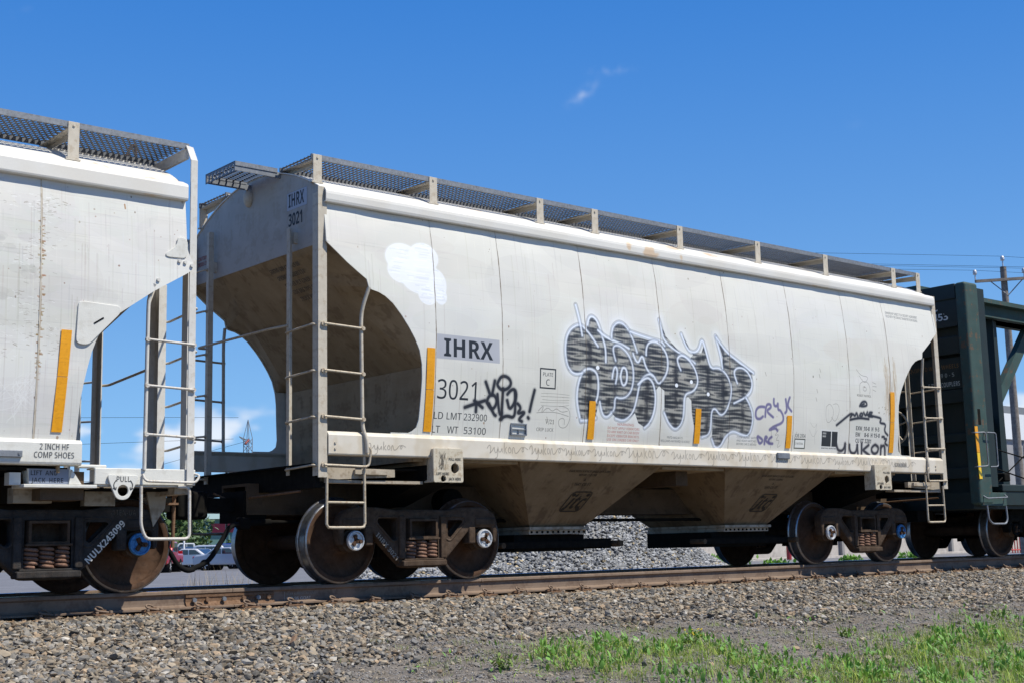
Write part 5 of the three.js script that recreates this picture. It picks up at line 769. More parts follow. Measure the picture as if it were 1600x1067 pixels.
// rails
const railProf = [[-0.0365, -0.012], [-0.030, -0.003], [-0.018, 0], [0.018, 0], [0.030, -0.003], [0.0365, -0.012], [0.0375, -0.036], [0.030, -0.042], [0.012, -0.052], [0.009, -0.075], [0.0085, -0.12], [0.011, -0.145], [0.03, -0.158], [0.076, -0.170], [0.076, -0.186], [-0.076, -0.186], [-0.076, -0.170], [-0.03, -0.158], [-0.011, -0.145], [-0.0085, -0.12], [-0.009, -0.075], [-0.012, -0.052], [-0.030, -0.042], [-0.0375, -0.036]];
M.rail = mat(W3, 0.8, 0.1, { map: dataTex(512, mottled([126, 107, 91], 8, [4, 16, 50], [96, 76, 62], 0.45, 8), true, 1.1) });
M.railTop = mat(W3, 0.1, 1.0, { map: dataTex(256, mottled([190, 196, 206], 8, [6, 40], [110, 112, 118], 0.4, 8), true, 1) });
function rail(zc, x0, x1, label) {
  const r = obj('steel_rail', along(railProf.map(([z, y]) => [z + zc, y]), x0, x1), M.rail); tag(r, label, 'rail', 'rails of the track');
  obj('running_surface', along([[-0.0285, -0.0022], [-0.018, 0.001], [0.018, 0.001], [0.0285, -0.0022]].map(([z, y]) => [z + zc, y]), x0 + 0.001, x1 - 0.001), M.railTop, r); return r;
}
const nr1 = rail(0.755, -45, -2.185, 'rusty near rail left of the bolted joint'), nr2 = rail(0.755, -2.179, 70, 'rusty near rail right of the bolted joint, chalk writing on its web'), fr = rail(-0.755, -45, 70, 'far rail of the track, mostly hidden behind the wheels');
obj('weld_collar', [along(railProf.map(([z, y]) => [0.755 + z * 1.18, y * 1.0 - 0.004]), 1.085, 1.105)], M.rail, nr2);
{
  const jb = tag(obj('joint_bar', along([[0.770, -0.05], [0.790, -0.052], [0.788, -0.075], [0.779, -0.085], [0.779, -0.12], [0.800, -0.150], [0.805, -0.163], [0.768, -0.152]], -2.70, -1.70), M.rust), 'rusty bolted joint bar on the near rail', 'joint bar');
  for (const [i, x] of [-2.62, -2.47, -2.29, -2.06, -1.9, -1.77].entries()) obj('bolt', [rod([x, -0.102, 0.778], [x, -0.102, i % 2 ? 0.80 : 0.825], 0.013), hexBolt(x, -0.102, i % 2 ? 0.803 : 0.815, 0.024, 0.022)], i % 2 ? M.rust : M.galv, jb);
}
decal(nr2, 'chalk_writing', 0.42, 0.105, [-1.36, -0.108, 0.7668], [1, 0, 0], [0, 1, 0], (x) => { stroke(x, [[0.01, 0.005], [0.008, 0.1]], 0.004, '#d8d2c8', 0.7); write(x, 'SGX8 G1BO5 40 G50', 0.02, 0.04, 0.024, '#a39a8e', { width: 0.37, weight: 'normal' }); write(x, 'E38 96 GOAT', 0.03, 0.092, 0.032, '#d8d2c8', { width: 0.30, weight: 'normal' }); }, 500);
// ties with plates and spring clips
M.tie = mat(W3, 0.95, 0, { map: dataTex(256, (u, v) => { const s = 26 * n4(u * 1, v, 4) + 22 * n4(u, v * 3, 40); return [92 + s, 82 + s, 72 + s]; }, true, 1) });
{
  const plateG = merge([rbox(-0.098, 0.098, -0.2045, -0.187, 0.755 - 0.185, 0.755 + 0.185, 0.004), box(-0.098, 0.098, -0.187, -0.172, 0.755 + 0.078, 0.755 + 0.095), box(-0.03, 0.03, -0.187, -0.150, 0.755 + 0.097, 0.755 + 0.135)]), plateF = merge([rbox(-0.098, 0.098, -0.2045, -0.187, -0.755 - 0.185, -0.755 + 0.185, 0.004)]);
  const clipG = merge([tube([[0.05, -0.176, 0.755 + 0.145], [-0.06, -0.160, 0.755 + 0.150], [-0.085, -0.140, 0.755 + 0.135], [-0.06, -0.122, 0.755 + 0.105], [0.0, -0.132, 0.755 + 0.085], [0.035, -0.162, 0.755 + 0.062], [0.06, -0.165, 0.755 + 0.055]], 0.0105, 0.035, 50, 6)]);
  const spikeG = merge([rbox(0.055, 0.085, -0.187, -0.160, 0.755 + 0.13, 0.755 + 0.165, 0.006), rbox(-0.09, -0.06, -0.187, -0.165, 0.755 + 0.15, 0.755 + 0.18, 0.006)]);
  for (const q of [plateG, plateF, clipG, spikeG]) q.userData.ready = true;
  const tieG = merge([rbox(-0.115, 0.115, -0.385, -0.2055, -1.3, 1.3, 0.012)]); tieG.userData.ready = true;
  const R = rng(71);
  for (let i = 0; i < 46; i++) {
    const x = -7.26 + i * 0.522 + 0.03 * (R() - 0.5), t = thing('railroad_tie', 'weathered wooden tie under the rails, nearly buried in ballast, rusty rail clip on top', 'railroad tie', [x, 0, 0], 'ties under the track');
    obj('tie_body', tieG, M.tie, t); obj('tie_plate', plateG, M.rust, t); obj('tie_plate', plateF, M.rust, t);
    const c = obj('rail_clip', clipG, M.rail, t); obj('spike', spikeG, M.rail, t);
  }
}
// things lying in the stones
tag(obj('wood_chip', rbox(-0.05, 0.05, -0.012, 0.012, -0.02, 0.02, 0.004).rotateY(0.6).rotateZ(0.7).translate(-3.12, groundY(-3.12, 3.55) + 0.06, 3.55), mat(new THREE.Color(0.21, 0.13, 0.08), 0.9)), 'brown wood chip standing among the ballast stones', 'wood chip');
tag(obj('rust_flake', rbox(-0.07, 0.07, -0.006, 0.006, -0.015, 0.015, 0.003).rotateY(0.5).translate(-3.3, groundY(-3.3, 2.0) + 0.05, 2.0), M.rust), 'flat rusty iron scrap lying on the ballast', 'scrap');

// ---------------------------------------------------------------- grass and weeds in front
function bladeGeo(curl) { const P = [], I = []; const n = 4; for (let i = 0; i <= n; i++) { const t = i / n, w = 0.5 * (1 - t * t) * 0.035 + 0.001; P.push(-w, t * (1 - 0.25 * curl * t), curl * t * t * 0.6, w, t * (1 - 0.25 * curl * t), curl * t * t * 0.6); } for (let i = 0; i < n; i++) { const a = 2 * i; I.push(a, a + 1, a + 3, a, a + 3, a + 2); } const g = new THREE.BufferGeometry(); g.setAttribute('position', new THREE.Float32BufferAttribute(P, 3)); g.setIndex(I); g.computeVertexNormals(); g.setAttribute('uv', new THREE.BufferAttribute(new Float32Array(P.length / 3 * 2), 2)); return g; }
function leafGeo(w) { const P = [0, 0, 0], I = [], n = 5; for (let i = 1; i <= n; i++) { const t = i / n, a = w * Math.sin(Math.PI * Math.pow(t, 0.8)); P.push(-a, t * 0.9, 0.35 * t * t, a, t * 0.9, 0.35 * t * t); } I.push(0, 2, 1); for (let i = 0; i < n - 1; i++) { const a = 1 + 2 * i; I.push(a, a + 1, a + 3, a, a + 3, a + 2); } const g = new THREE.BufferGeometry(); g.setAttribute('position', new THREE.Float32BufferAttribute(P, 3)); g.setIndex(I); g.computeVertexNormals(); g.setAttribute('uv', new THREE.BufferAttribute(new Float32Array(P.length / 3 * 2), 2)); return g; }
const leafMat = (rough = 0.7) => new THREE.MeshPhysicalMaterial({ color: 0xffffff, roughness: rough, transmission: 0.3, thickness: 0, side: THREE.DoubleSide });
function sow(name, geos, n, place, colors, seed, parent) {
  const R = rng(seed), D = new THREE.Object3D(), C = new THREE.Color(), m = leafMat();
  geos.forEach((g) => { const per = Math.ceil(n / geos.length), im = new THREE.InstancedMesh(g, m, per); let k = 0, guard = 0; while (k < per && guard++ < per * 40) { const q = place(R); if (!q) continue; D.position.set(q[0], q[1], q[2]); D.rotation.set(0, R() * 6.283, 0); D.rotateX((q[5] ?? 0.5) * (R() * 1.2 - 0.25)); D.scale.set(q[4] ?? q[3], q[3], q[3]); D.updateMatrix(); im.setMatrixAt(k, D.matrix); C.setRGB(...colors(R)); im.setColorAt(k, C); k++; } im.count = k; im.name = name; im.userData.kind = 'stuff'; im.castShadow = im.receiveShadow = true; parent.add(im); });
}
const grassMask = (x, z) => { const a = smooth(1.25, 0.6, Math.hypot((x + 0.95) / 1.15, (z - 5.5) / 1.1)), b = smooth(5.9, 6.6, z + 0.25 * Math.min(0, x - 1) + 0.12 * Math.max(0, x - 1)) * smooth(-3.6, -2.2, x), c = smooth(1.2, 0.3, Math.hypot((x - 2.9) / 1.9, (z - 6.3) / 0.75)); const nz = 0.3 + 0.9 * n2(x * 1.6, z * 1.6) + 0.7 * n2b(x * 4.5, z * 4.5); const e = 0.10 * smooth(4.0, 5.0, z) * smooth(-3.4, -2.0, x); return clamp(Math.max(a * clamp(0.35 + nz), Math.max(b, c) * clamp(0.62 + nz)) + e * clamp(n2(x * 2.2 + 9, z * 2.2) * 1.5)); };
const grass = thing('grass', 'bright green grass and broad leaved weeds along the bottom edge', 'grass'); grass.userData.kind = 'stuff';
const gcol = (R) => { const t = R(), l = 0.7 + 0.7 * R(); return (t < 0.55 ? [0.27, 0.40, 0.035] : t < 0.80 ? [0.41, 0.49, 0.06] : t < 0.90 ? [0.13, 0.25, 0.03] : [0.48, 0.42, 0.17]).map((v) => v * l); };
sow('grass_blades', [bladeGeo(0.2), bladeGeo(0.7), bladeGeo(1.2)], 78000, (R) => { const x = -4 + 11 * Math.pow(R(), 1.2), z = 4.0 + 5.0 * R(); if (R() > Math.pow(grassMask(x, z), 1.3)) return null; const h = (0.04 + 0.15 * R() * R() + 0.03 * R()) * (0.55 + 0.75 * clamp(0.5 + 0.9 * n2(x * 2.3 + 60, z * 2.3))); return [x, groundY(x, z) - 0.01, z, h, h * (0.5 + 0.5 * R()), 0.9]; }, gcol, 81, grass);
sow('weed_leaves', [leafGeo(0.13), leafGeo(0.2)], 9000, (R) => { const x = -4 + 11 * Math.pow(R(), 1.2), z = 4.0 + 5.0 * R(); const w = clamp(n2(x * 1.7 + 20, z * 1.7) * 1.6); if (R() > grassMask(x, z) * w) return null; const h = 0.03 + 0.055 * R(); return [x, groundY(x, z) + 0.10 * R(), z, h, h, 1.3]; }, (R) => { const l = 0.7 + 0.6 * R(); return [0.15 * l, 0.33 * l, 0.035 * l]; }, 82, grass);
sow('moss_tufts', [bladeGeo(0.8)], 9500, (R) => { const x = -5 + 13 * R(), z = 3.1 + 3.4 * R(); const w = smooth(0.3, 0.75, n2(x * 1.1 + 40, z * 1.5) + 0.3 * n2b(x * 5, z * 5)) * smooth(-4.6, -2.6, x); if (R() > w) return null; const h = 0.02 + 0.05 * R(); return [x, groundY(x, z), z, h, h * 1.6, 1.1]; }, (R) => { const l = 0.7 + 0.6 * R(); return R() < 0.75 ? [0.26 * l, 0.34 * l, 0.06 * l] : [0.34 * l, 0.30 * l, 0.12 * l]; }, 83, grass);
// single weeds that stand out
function weed(x, z, r, label, flowers) {
  const t = thing('weed_plant', label, 'weed', [x, groundY(x, z) - 0.01, z], 'weeds on the gravel'), R = rng(Math.round(x * 100 + z * 1000));
  const gs = []; for (let i = 0; i < 80; i++) { const g = leafGeo(0.14 + 0.1 * R()); const s = r * (0.25 + 0.3 * R()); g.scale(s, s, s); g.rotateX(R() * 1.3); g.rotateY(R() * 6.283); const a = R() * 6.283, d = r * Math.sqrt(R()) * 0.8; g.translate(Math.cos(a) * d, R() * r * 0.7, Math.sin(a) * d); gs.push(g); }
  obj('leaves', gs, new THREE.MeshPhysicalMaterial({ color: new THREE.Color(0.20, 0.30, 0.05), roughness: 0.7, transmission: 0.3, side: THREE.DoubleSide }), t);
  const st = []; for (let i = 0; i < 9; i++) { const a = R() * 6.283; st.push(smoothTube([[0, 0, 0], [Math.cos(a) * r * 0.3, r * 0.5, Math.sin(a) * r * 0.3], [Math.cos(a) * r * 0.6, r * (0.8 + 0.4 * R()), Math.sin(a) * r * 0.6]], 0.003, 6, 4)); } obj('stems', st, mat(new THREE.Color(0.14, 0.16, 0.06), 0.8), t);
  if (flowers) { const f = []; for (let i = 0; i < 16; i++) { const a = R() * 6.283, d = r * Math.sqrt(R()) * 0.8; const g = new THREE.SphereGeometry(0.009, 6, 4); g.scale(1, 0.5, 1); g.translate(Math.cos(a) * d, r * (0.7 + 0.4 * R()), Math.sin(a) * d); f.push(g); } obj('flowers', f, mat(new THREE.Color(0.75, 0.55, 0.03), 0.7), t); }
}
weed(-0.1, 5.2, 0.13, 'low weed with small yellow flowers on bare gravel', true); weed(1.75, 5.45, 0.12, 'small olive weed clump on gravel before the right hand grass', false); weed(4.9, 5.2, 0.15, 'round weed tuft at the right picture edge above the grass', false); weed(-2.3, 5.25, 0.14, 'dark brownish weed clump where the grass begins', false);
// ---------------------------------------------------------------- beyond the track
{
  const g = new THREE.PlaneGeometry(330, 150, 60, 40); g.rotateX(-Math.PI / 2); g.translate(110, 0, -80.5); const p = g.attributes.position; for (let i = 0; i < p.count; i++) p.setY(i, interp(frontProf, p.getZ(i)) + 0.012);
  for (let i = 0; i < p.count; i++) g.attributes.uv.setXY(i, p.getX(i), p.getZ(i)); g.computeVertexNormals(); g.userData.ready = true;
  const R = rng(90), asphalt = dataTex(512, (u, v) => { const s = 8 * n4(u, v, 5) + 6 * n4(u, v, 30) + (R() - 0.5) * 26; return [112 + s, 112 + s, 116 + s]; }, true, 0.12);
  structure(obj('parking_lot', g, mat(W3, 0.95, 0, { map: asphalt }), scene, true)).userData.label = 'grey asphalt parking lot behind the train';
}
{ // heap of crushed grey stone
  const hy = (x, z) => { const u = (x - 12.2), ridge = 1.85 * Math.exp(-Math.pow(Math.abs(u - 0.1) / 2.9, 2.6)) + 0.52 * Math.exp(-Math.pow(Math.abs(u + 4) / 3.2, 4)), across = Math.exp(-Math.pow(Math.abs(z + 9.2) / 1.9, 2.4)); return ridge * across + 0.05 * n2(x * 1.7, z * 1.7) * across; };
  const base = (z) => interp(frontProf, z);
  const pile = thing('gravel_pile', 'heap of crushed light grey stone seen under the hopper car', 'gravel pile');
  const xs = [], P = [], I = []; const NX = 90, NZ = 40; for (let j = 0; j <= NZ; j++) for (let i = 0; i <= NX; i++) { const x = lerp(4.5, 17.5, i / NX), z = lerp(-13, -5.6, j / NZ); P.push(x, base(z) + hy(x, z) - 0.03, z); } for (let j = 0; j < NZ; j++) for (let i = 0; i < NX; i++) { const a = j * (NX + 1) + i; I.push(a, a + NX + 1, a + 1, a + 1, a + NX + 1, a + NX + 2); }
  const g = new THREE.BufferGeometry(); g.setAttribute('position', new THREE.Float32BufferAttribute(P, 3)); g.setIndex(I); g.computeVertexNormals(); obj('heap_body', g, mat(new THREE.Color(0.22, 0.22, 0.22), 0.95), pile); pile.userData.kind = 'stuff';
  scatter('stones', 26000, (R) => { const x = 4.8 + 12.4 * R(), z = -12.5 + 6.7 * Math.pow(R(), 0.6); const h = hy(x, z); if (h < 0.05) return null; const s = 0.05 + 0.05 * R(); return [x, base(z) + h + s * 0.15, z, s]; }, (R) => { const l = 0.45 + 0.85 * R(); return R() < 0.95 ? [0.34 * l, 0.345 * l, 0.35 * l] : [0.5 * l, 0.4 * l, 0.24 * l]; }, 66, '', '', pile, 4, 0.7);
}
// dry stalks and weeds behind the far rail
{
  const t = thing('dry_grass', 'tuft of dry straw coloured stalks behind the far rail', 'dry grass'); t.userData.kind = 'stuff';
  sow('dry_stalks', [bladeGeo(0.15), bladeGeo(0.5)], 420, (R) => { const x = -0.15 + 1.1 * R(), z = -4.9 + 0.8 * R(); const h = 0.38 + 0.5 * R() * R(); return [x, interp(frontProf, z), z, h, h * 0.28, 0.35]; }, (R) => { const l = 0.6 + 0.8 * R(); return [0.40 * l, 0.32 * l, 0.19 * l]; }, 84, t);
  const w = thing('weed_strip', 'bright green weeds growing along the lot behind the wheels', 'weeds'); w.userData.kind = 'stuff';
  sow('weed_leaves', [leafGeo(0.2), leafGeo(0.3)], 2600, (R) => { const c = [[16.3, -8.5, 0.9, 0.55], [17.9, -8.4, 0.5, 0.40], [24.2, -8.6, 0.7, 0.5], [21.3, -8.6, 0.3, 0.42], [22.6, -8.6, 0.3, 0.4]][Math.floor(R() * 5)]; const x = c[0] + c[2] * (R() + R() - 1), z = c[1] + 0.5 * (R() - 0.5); const h = 0.08 + 0.1 * R(); return [x, interp(frontProf, z) + c[3] * R(), z, h, h, 1.2]; }, (R) => { const l = 0.7 + 0.7 * R(); return [0.14 * l, 0.30 * l, 0.03 * l]; }, 85, w);
}
// parked vehicles
function vehicle(name, label, px, py, pz, turn, color, kind) {
  const t = thing(name, label, kind === 'pickup' ? 'pickup truck' : 'car', [px, py, pz], 'vehicles in the parking lot'); t.rotation.y = turn;
  const prof = { sedan: [[-2.25, 0.35], [-2.28, 0.75], [-2.1, 0.98], [-1.35, 1.04], [-0.75, 1.43], [0.45, 1.46], [1.15, 1.02], [2.05, 0.88], [2.3, 0.65], [2.28, 0.35]], suv: [[-2.2, 0.4], [-2.25, 0.9], [-2.15, 1.1], [-1.9, 1.62], [-1.5, 1.7], [0.4, 1.68], [1.1, 1.12], [2.0, 1.02], [2.25, 0.75], [2.22, 0.4]], pickup: [[-2.7, 0.55], [-2.72, 1.12], [-0.75, 1.13], [-0.6, 1.82], [0.75, 1.85], [1.3, 1.2], [2.5, 1.12], [2.72, 0.85], [2.7, 0.5]] }[kind];
  const axles = kind === 'pickup' ? [-1.65, 1.75] : [-1.35, 1.4], wr = kind === 'sedan' ? 0.33 : 0.38;
  const paint = new THREE.MeshPhysicalMaterial({ color, roughness: 0.35, metalness: 0.1, clearcoat: 0.8, clearcoatRoughness: 0.1 });
  const arch = axles.map((a) => Array.from({ length: 15 }, (_, i) => [a + (wr + 0.06) * Math.cos(Math.PI - i * Math.PI / 14), wr + (wr + 0.06) * Math.sin(i * Math.PI / 14)]));
  const bottom = []; const yb = prof[0][1]; for (const A of arch) { bottom.push(...A.filter((p) => p[1] > yb)); }
  const body = [...prof, ...bottom.slice().reverse()];
  obj('body', plate(roundPts(prof, 0.12).concat([]), -0.88, 0.88, [], 0.09), paint, t);
  obj('wheel_wells', axles.map((a) => rod([a, wr, -0.9], [a, wr, 0.9], wr + 0.05, 18)), M.rubber, t);
  const glass = new THREE.MeshPhysicalMaterial({ color: new THREE.Color(0.03, 0.04, 0.05), roughness: 0.08, metalness: 0, clearcoat: 1 });
  const win = { sedan: [[[-1.15, 1.06], [-0.68, 1.36], [-0.2, 1.38], [-0.2, 1.04]], [[-0.12, 1.04], [-0.12, 1.38], [0.4, 1.38], [0.9, 1.04]]], suv: [[[-1.75, 1.15], [-1.6, 1.55], [-0.9, 1.58], [-0.9, 1.14]], [[-0.82, 1.14], [-0.82, 1.58], [-0.05, 1.58], [-0.05, 1.14]], [[0.03, 1.14], [0.03, 1.57], [0.35, 1.57], [0.9, 1.14]]], pickup: [[[-0.52, 1.22], [-0.46, 1.72], [0.05, 1.74], [0.05, 1.22]], [[0.12, 1.22], [0.12, 1.74], [0.68, 1.74], [1.05, 1.22]]] }[kind];
  for (const w of win) for (const s of [1, -1]) obj('window', plate(roundPts(w, 0.05), s * 0.872, s * 0.886), glass, t);
  const ws = { sedan: [[0.47, 1.44], [1.12, 1.05]], suv: [[0.43, 1.66], [1.07, 1.15]], pickup: [[0.78, 1.83], [1.28, 1.23]] }[kind], rs = { sedan: [[-0.78, 1.41], [-1.32, 1.06]], suv: [[-1.93, 1.58], [-2.13, 1.15]], pickup: [[-0.63, 1.76], [-0.74, 1.25]] }[kind];
  obj('windscreen', bar([...ws[0], 0], [...ws[1], 0], 1.45, 0.02, [1, 1, 0]), glass, t); obj('rear_window', bar([...rs[0], 0], [...rs[1], 0], 1.4, 0.02, [-1, 1, 0]), glass, t);
  for (const a of axles) for (const s of [1, -1]) { const w = obj('wheel', lathe([[0.0, 0.06], [0.2, 0.06], [0.22, 0.09], [wr - 0.03, 0.10], [wr, 0.07], [wr, -0.08], [0.15, -0.1]], 22), M.rubber, t); w.position.set(a, wr, s * 0.80); if (s < 0) w.rotation.y = Math.PI; const r = obj('rim', [lathe([[0.0, 0.075], [0.06, 0.075], [0.08, 0.068], [0.19, 0.062]], 16), ...[0, 1, 2, 3, 4].map((k) => bar([0, 0, 0.075], [0.22 * Math.cos(k * 1.2566), 0.22 * Math.sin(k * 1.2566), 0.085], 0.05, 0.02))], M.capSilver, t); r.position.copy(w.position); r.position.z += s * 0.02; if (s < 0) r.rotation.y = Math.PI; }
  const nose = prof[prof.length - 2], tail = prof[1]; for (const s of [1, -1]) { obj('headlight', rbox(nose[0] - 0.12, nose[0] + 0.01, nose[1] - 0.02, nose[1] + 0.12, s * 0.52, s * 0.80, 0.03), mat(new THREE.Color(0.7, 0.72, 0.74), 0.15), t); obj('tail_light', rbox(tail[0] - 0.01, tail[0] + 0.1, tail[1] - 0.02, tail[1] + 0.16, s * 0.55, s * 0.82, 0.03), mat(new THREE.Color(0.35, 0.01, 0.01), 0.25), t); }
  return t;
}
const col = (r, g, b) => new THREE.Color(r, g, b);
vehicle('parked_pickup', 'red pickup truck beside the train, only its front wheel and bonnet in view', 27.0, -0.63, -62.0, -2.2, col(0.42, 0.01, 0.015), 'pickup');
vehicle('parked_car', 'silver sedan showing its tail light, nearest the wheel of the hopper car', 33.4, -0.63, -65.3, -1.0, col(0.42, 0.46, 0.52), 'sedan');
vehicle('parked_car', 'white hatchback parked behind the silver sedan', 37.2, -0.64, -73.5, -1.1, col(0.68, 0.69, 0.70), 'suv');
vehicle('parked_car', 'white sedan behind the hanging air hose', 34.4, -0.64, -72.4, 2.1, col(0.70, 0.70, 0.70), 'sedan');
vehicle('parked_car', 'dark grey car in the second row beyond the air hose', 38.3, -0.66, -82, -1.1, col(0.06, 0.07, 0.08), 'suv');
vehicle('parked_pickup', 'silver crew cab pickup truck in the far row', 47.9, -0.35, -100.4, 2.75, col(0.55, 0.57, 0.58), 'pickup');
vehicle('parked_car', 'blue hatchback in the far row', 51.9, -0.3, -101, 2.3, col(0.03, 0.05, 0.28), 'suv');
vehicle('parked_car', 'black car in the far row between pickup and blue hatchback', 48.2, -0.4, -96.5, 2.4, col(0.03, 0.03, 0.035), 'sedan');
{ const p = thing('sign_post', 'thin white post among the parked cars', 'post', [37.5, -0.66, -80.1]); obj('shaft', rbox(-0.06, 0.06, 0, 2.1, -0.06, 0.06, 0.02), mat(col(0.7, 0.7, 0.7), 0.6), p); obj('foot', rod([0, 0, 0], [0, 0.25, 0], 0.14, 12), mat(col(0.4, 0.38, 0.34), 0.9), p); }
// green shed with red sign far behind the cars
{ const t = thing('metal_shed', 'long pale green metal building with red sign, far behind the parked cars', 'building', [74, -0.7, -126]); t.rotation.y = -0.62;
  obj('wall', box(-28, 28, 0, 5.0, -9, 9), mat(col(0.16, 0.30, 0.25), 0.7), t); obj('roof', plate([[-9.6, 5.0], [0, 6.4], [9.6, 5.0]], -28.4, 28.4).rotateY(Math.PI / 2), mat(col(0.30, 0.40, 0.36), 0.6), t); obj('sign', box(-8, -1, 3.5, 4.5, 9.0, 9.15), mat(col(0.42, 0.04, 0.06), 0.6), t); obj('window_band', box(-14, 16, 0.4, 2.0, 9.0, 9.08), mat(col(0.04, 0.05, 0.06), 0.3), t);
  for (let x = -27; x <= 27; x += 3) obj('wall_rib', box(x - 0.08, x + 0.08, 0, 4.95, 9.0, 9.12), mat(col(0.17, 0.31, 0.26), 0.7), t); }
// wooded rise behind, trees along the lot
{ const P = [], I = []; const NX = 90, NZ = 8; for (let j = 0; j <= NZ; j++) for (let i = 0; i <= NX; i++) { const x = lerp(-500, 1100, i / NX), f = j / NZ, z = -520 - 260 * f; P.push(x, -2 + (16 + 10 * n2(x * 0.006, 3) + 4 * n2b(x * 0.02, f * 3)) * smooth(0, 1, f), z + 40 * n2(x * 0.01, 8)); } for (let j = 0; j < NZ; j++) for (let i = 0; i < NX; i++) { const a = j * (NX + 1) + i; I.push(a, a + 1, a + NX + 1, a + 1, a + NX + 2, a + NX + 1); }
  const g = new THREE.BufferGeometry(); g.setAttribute('position', new THREE.Float32BufferAttribute(P, 3)); g.setIndex(I); g.computeVertexNormals(); structure(obj('hills', g, mat(W3, 1, 0, { map: dataTex(256, mottled([66, 96, 44], 18, [8, 30, 70], [44, 68, 34], 0.6, 16), true, 0.01) }))); }
const treeLeaf = new THREE.MeshPhysicalMaterial({ color: new THREE.Color(0.08, 0.15, 0.035), roughness: 0.8, transmission: 0.3, thickness: 0, side: THREE.DoubleSide });
function tree(x, z, h, w, label) {
  const t = thing('leafy_tree', label, 'tree', [x, -0.7, z], 'trees beyond the parking lot'), R = rng(Math.round(x * 7 + z * 3));
  obj('trunk', [rod([0, 0, 0], [0.1, h * 0.45, 0], 0.22, 8), ...[0, 1, 2, 3].map((i) => rod([0.05, h * 0.35, 0], [Math.cos(i * 1.6) * w * 0.3, h * (0.6 + 0.1 * i), Math.sin(i * 1.6) * w * 0.3], 0.09, 6))], mat(col(0.09, 0.07, 0.05), 0.95), t);
  const gs = []; for (let i = 0; i < 1300; i++) { const cl = Math.floor(R() * 14), Q = rng(cl * 31 + Math.round(x)); const ca = Q() * 6.283, cr = w * 0.42 * Math.sqrt(Q()), cy = h * (0.42 + 0.42 * Q()); const a = R() * 6.283, b = Math.acos(2 * R() - 1), r = w * 0.24 * Math.cbrt(R()); const g = leafGeo(0.4); const k = 0.35 + 0.3 * R(); g.scale(k, k, k); g.rotateX(R() * 3); g.rotateY(R() * 6); g.translate(Math.cos(ca) * cr + r * Math.sin(b) * Math.cos(a), cy + r * Math.cos(b), Math.sin(ca) * cr + r * Math.sin(b) * Math.sin(a)); gs.push(g); }
  obj('crown', gs, treeLeaf, t);
}
tree(48, -106, 6.4, 6, 'leafy tree seen under the sill of the cut off hopper car'); tree(53.6, -112.7, 5.4, 5, 'leafy tree just left of the green shed'); tree(51.3, -107, 2.6, 4, 'low leafy tree behind the row of parked cars'); tree(55.5, -104, 2.4, 3.5, 'low leafy tree before the green shed'); tree(59, -108, 2.6, 3.5, 'bushy low tree at the end of the green shed');
// steel lattice tower and its wires
{ const x = 114.4, z = -209.3, t = thing('lattice_tower', 'steel lattice power tower with red brown insulators, seen past the hopper slope', 'power tower', [x, -0.8, z]); t.rotation.y = 0.5; const steel = mat(col(0.24, 0.25, 0.26), 0.6, 0.4), H = 22.6, w = 0.58;
  for (const [a, b] of [[-1, -1], [1, -1], [1, 1], [-1, 1]]) { obj('leg', [rod([a * w * 1.35, 0, b * w * 1.35], [a * w, 8, b * w], 0.09, 5), rod([a * w, 8, b * w], [a * w, H, b * w], 0.075, 5), rod([a * w, H, b * w], [0, H + 3.4, 0], 0.06, 5)], steel, t); }
  for (let y = 0; y < H - 0.5; y += 1.25) { const q = (yy) => w * (yy < 8 ? lerp(1.35, 1, yy / 8) : 1), y1 = Math.min(H, y + 1.25), A = q(y), B = q(y1), gs = []; for (const s of [-1, 1]) { gs.push(rod([-A, y, s * A], [B, y1, s * B], 0.035, 4), rod([A, y, s * A], [-B, y1, s * B], 0.035, 4), rod([s * A, y, -A], [s * B, y1, B], 0.035, 4), rod([s * A, y, A], [s * B, y1, -B], 0.035, 4)); } obj('bracing', gs, steel, t); }
  for (const y of [22.2, 15.4]) { obj('cross_arm', [rod([-w, y, 0], [-2.9, y + 0.4, 0], 0.10, 5), rod([-w, y - 0.6, 0], [-2.9, y + 0.4, 0], 0.07, 5)], steel, t); obj('insulator', rod([-0.7, y - 0.1, 0.6], [-1.9, y - 0.9, 0.6], 0.22, 8), mat(col(0.22, 0.05, 0.04), 0.4), t); }
  for (const [i, [a, b]] of [[[x - 2, 25.5, z], [-60, 21, -190]], [[x - 3, 21.5, z], [-60, 14, -190]], [[x - 3, 14.6, z], [-60, 10.5, -190]], [[x - 1, 21, z + 1], [60, 8, -260]]].entries()) { const mid = a.map((v, k) => (v + b[k]) / 2); mid[1] -= 2; tag(obj('transmission_wire', smoothTube([a, mid, b], 0.03, 40, 4), M.black), ['thin wire from the tip of the lattice tower', 'thin wire from the upper arm of the lattice tower', 'thin wire from the lower arm of the lattice tower', 'thin wire running down behind the lattice tower'][i], 'wire', 'wires of the lattice tower'); } }
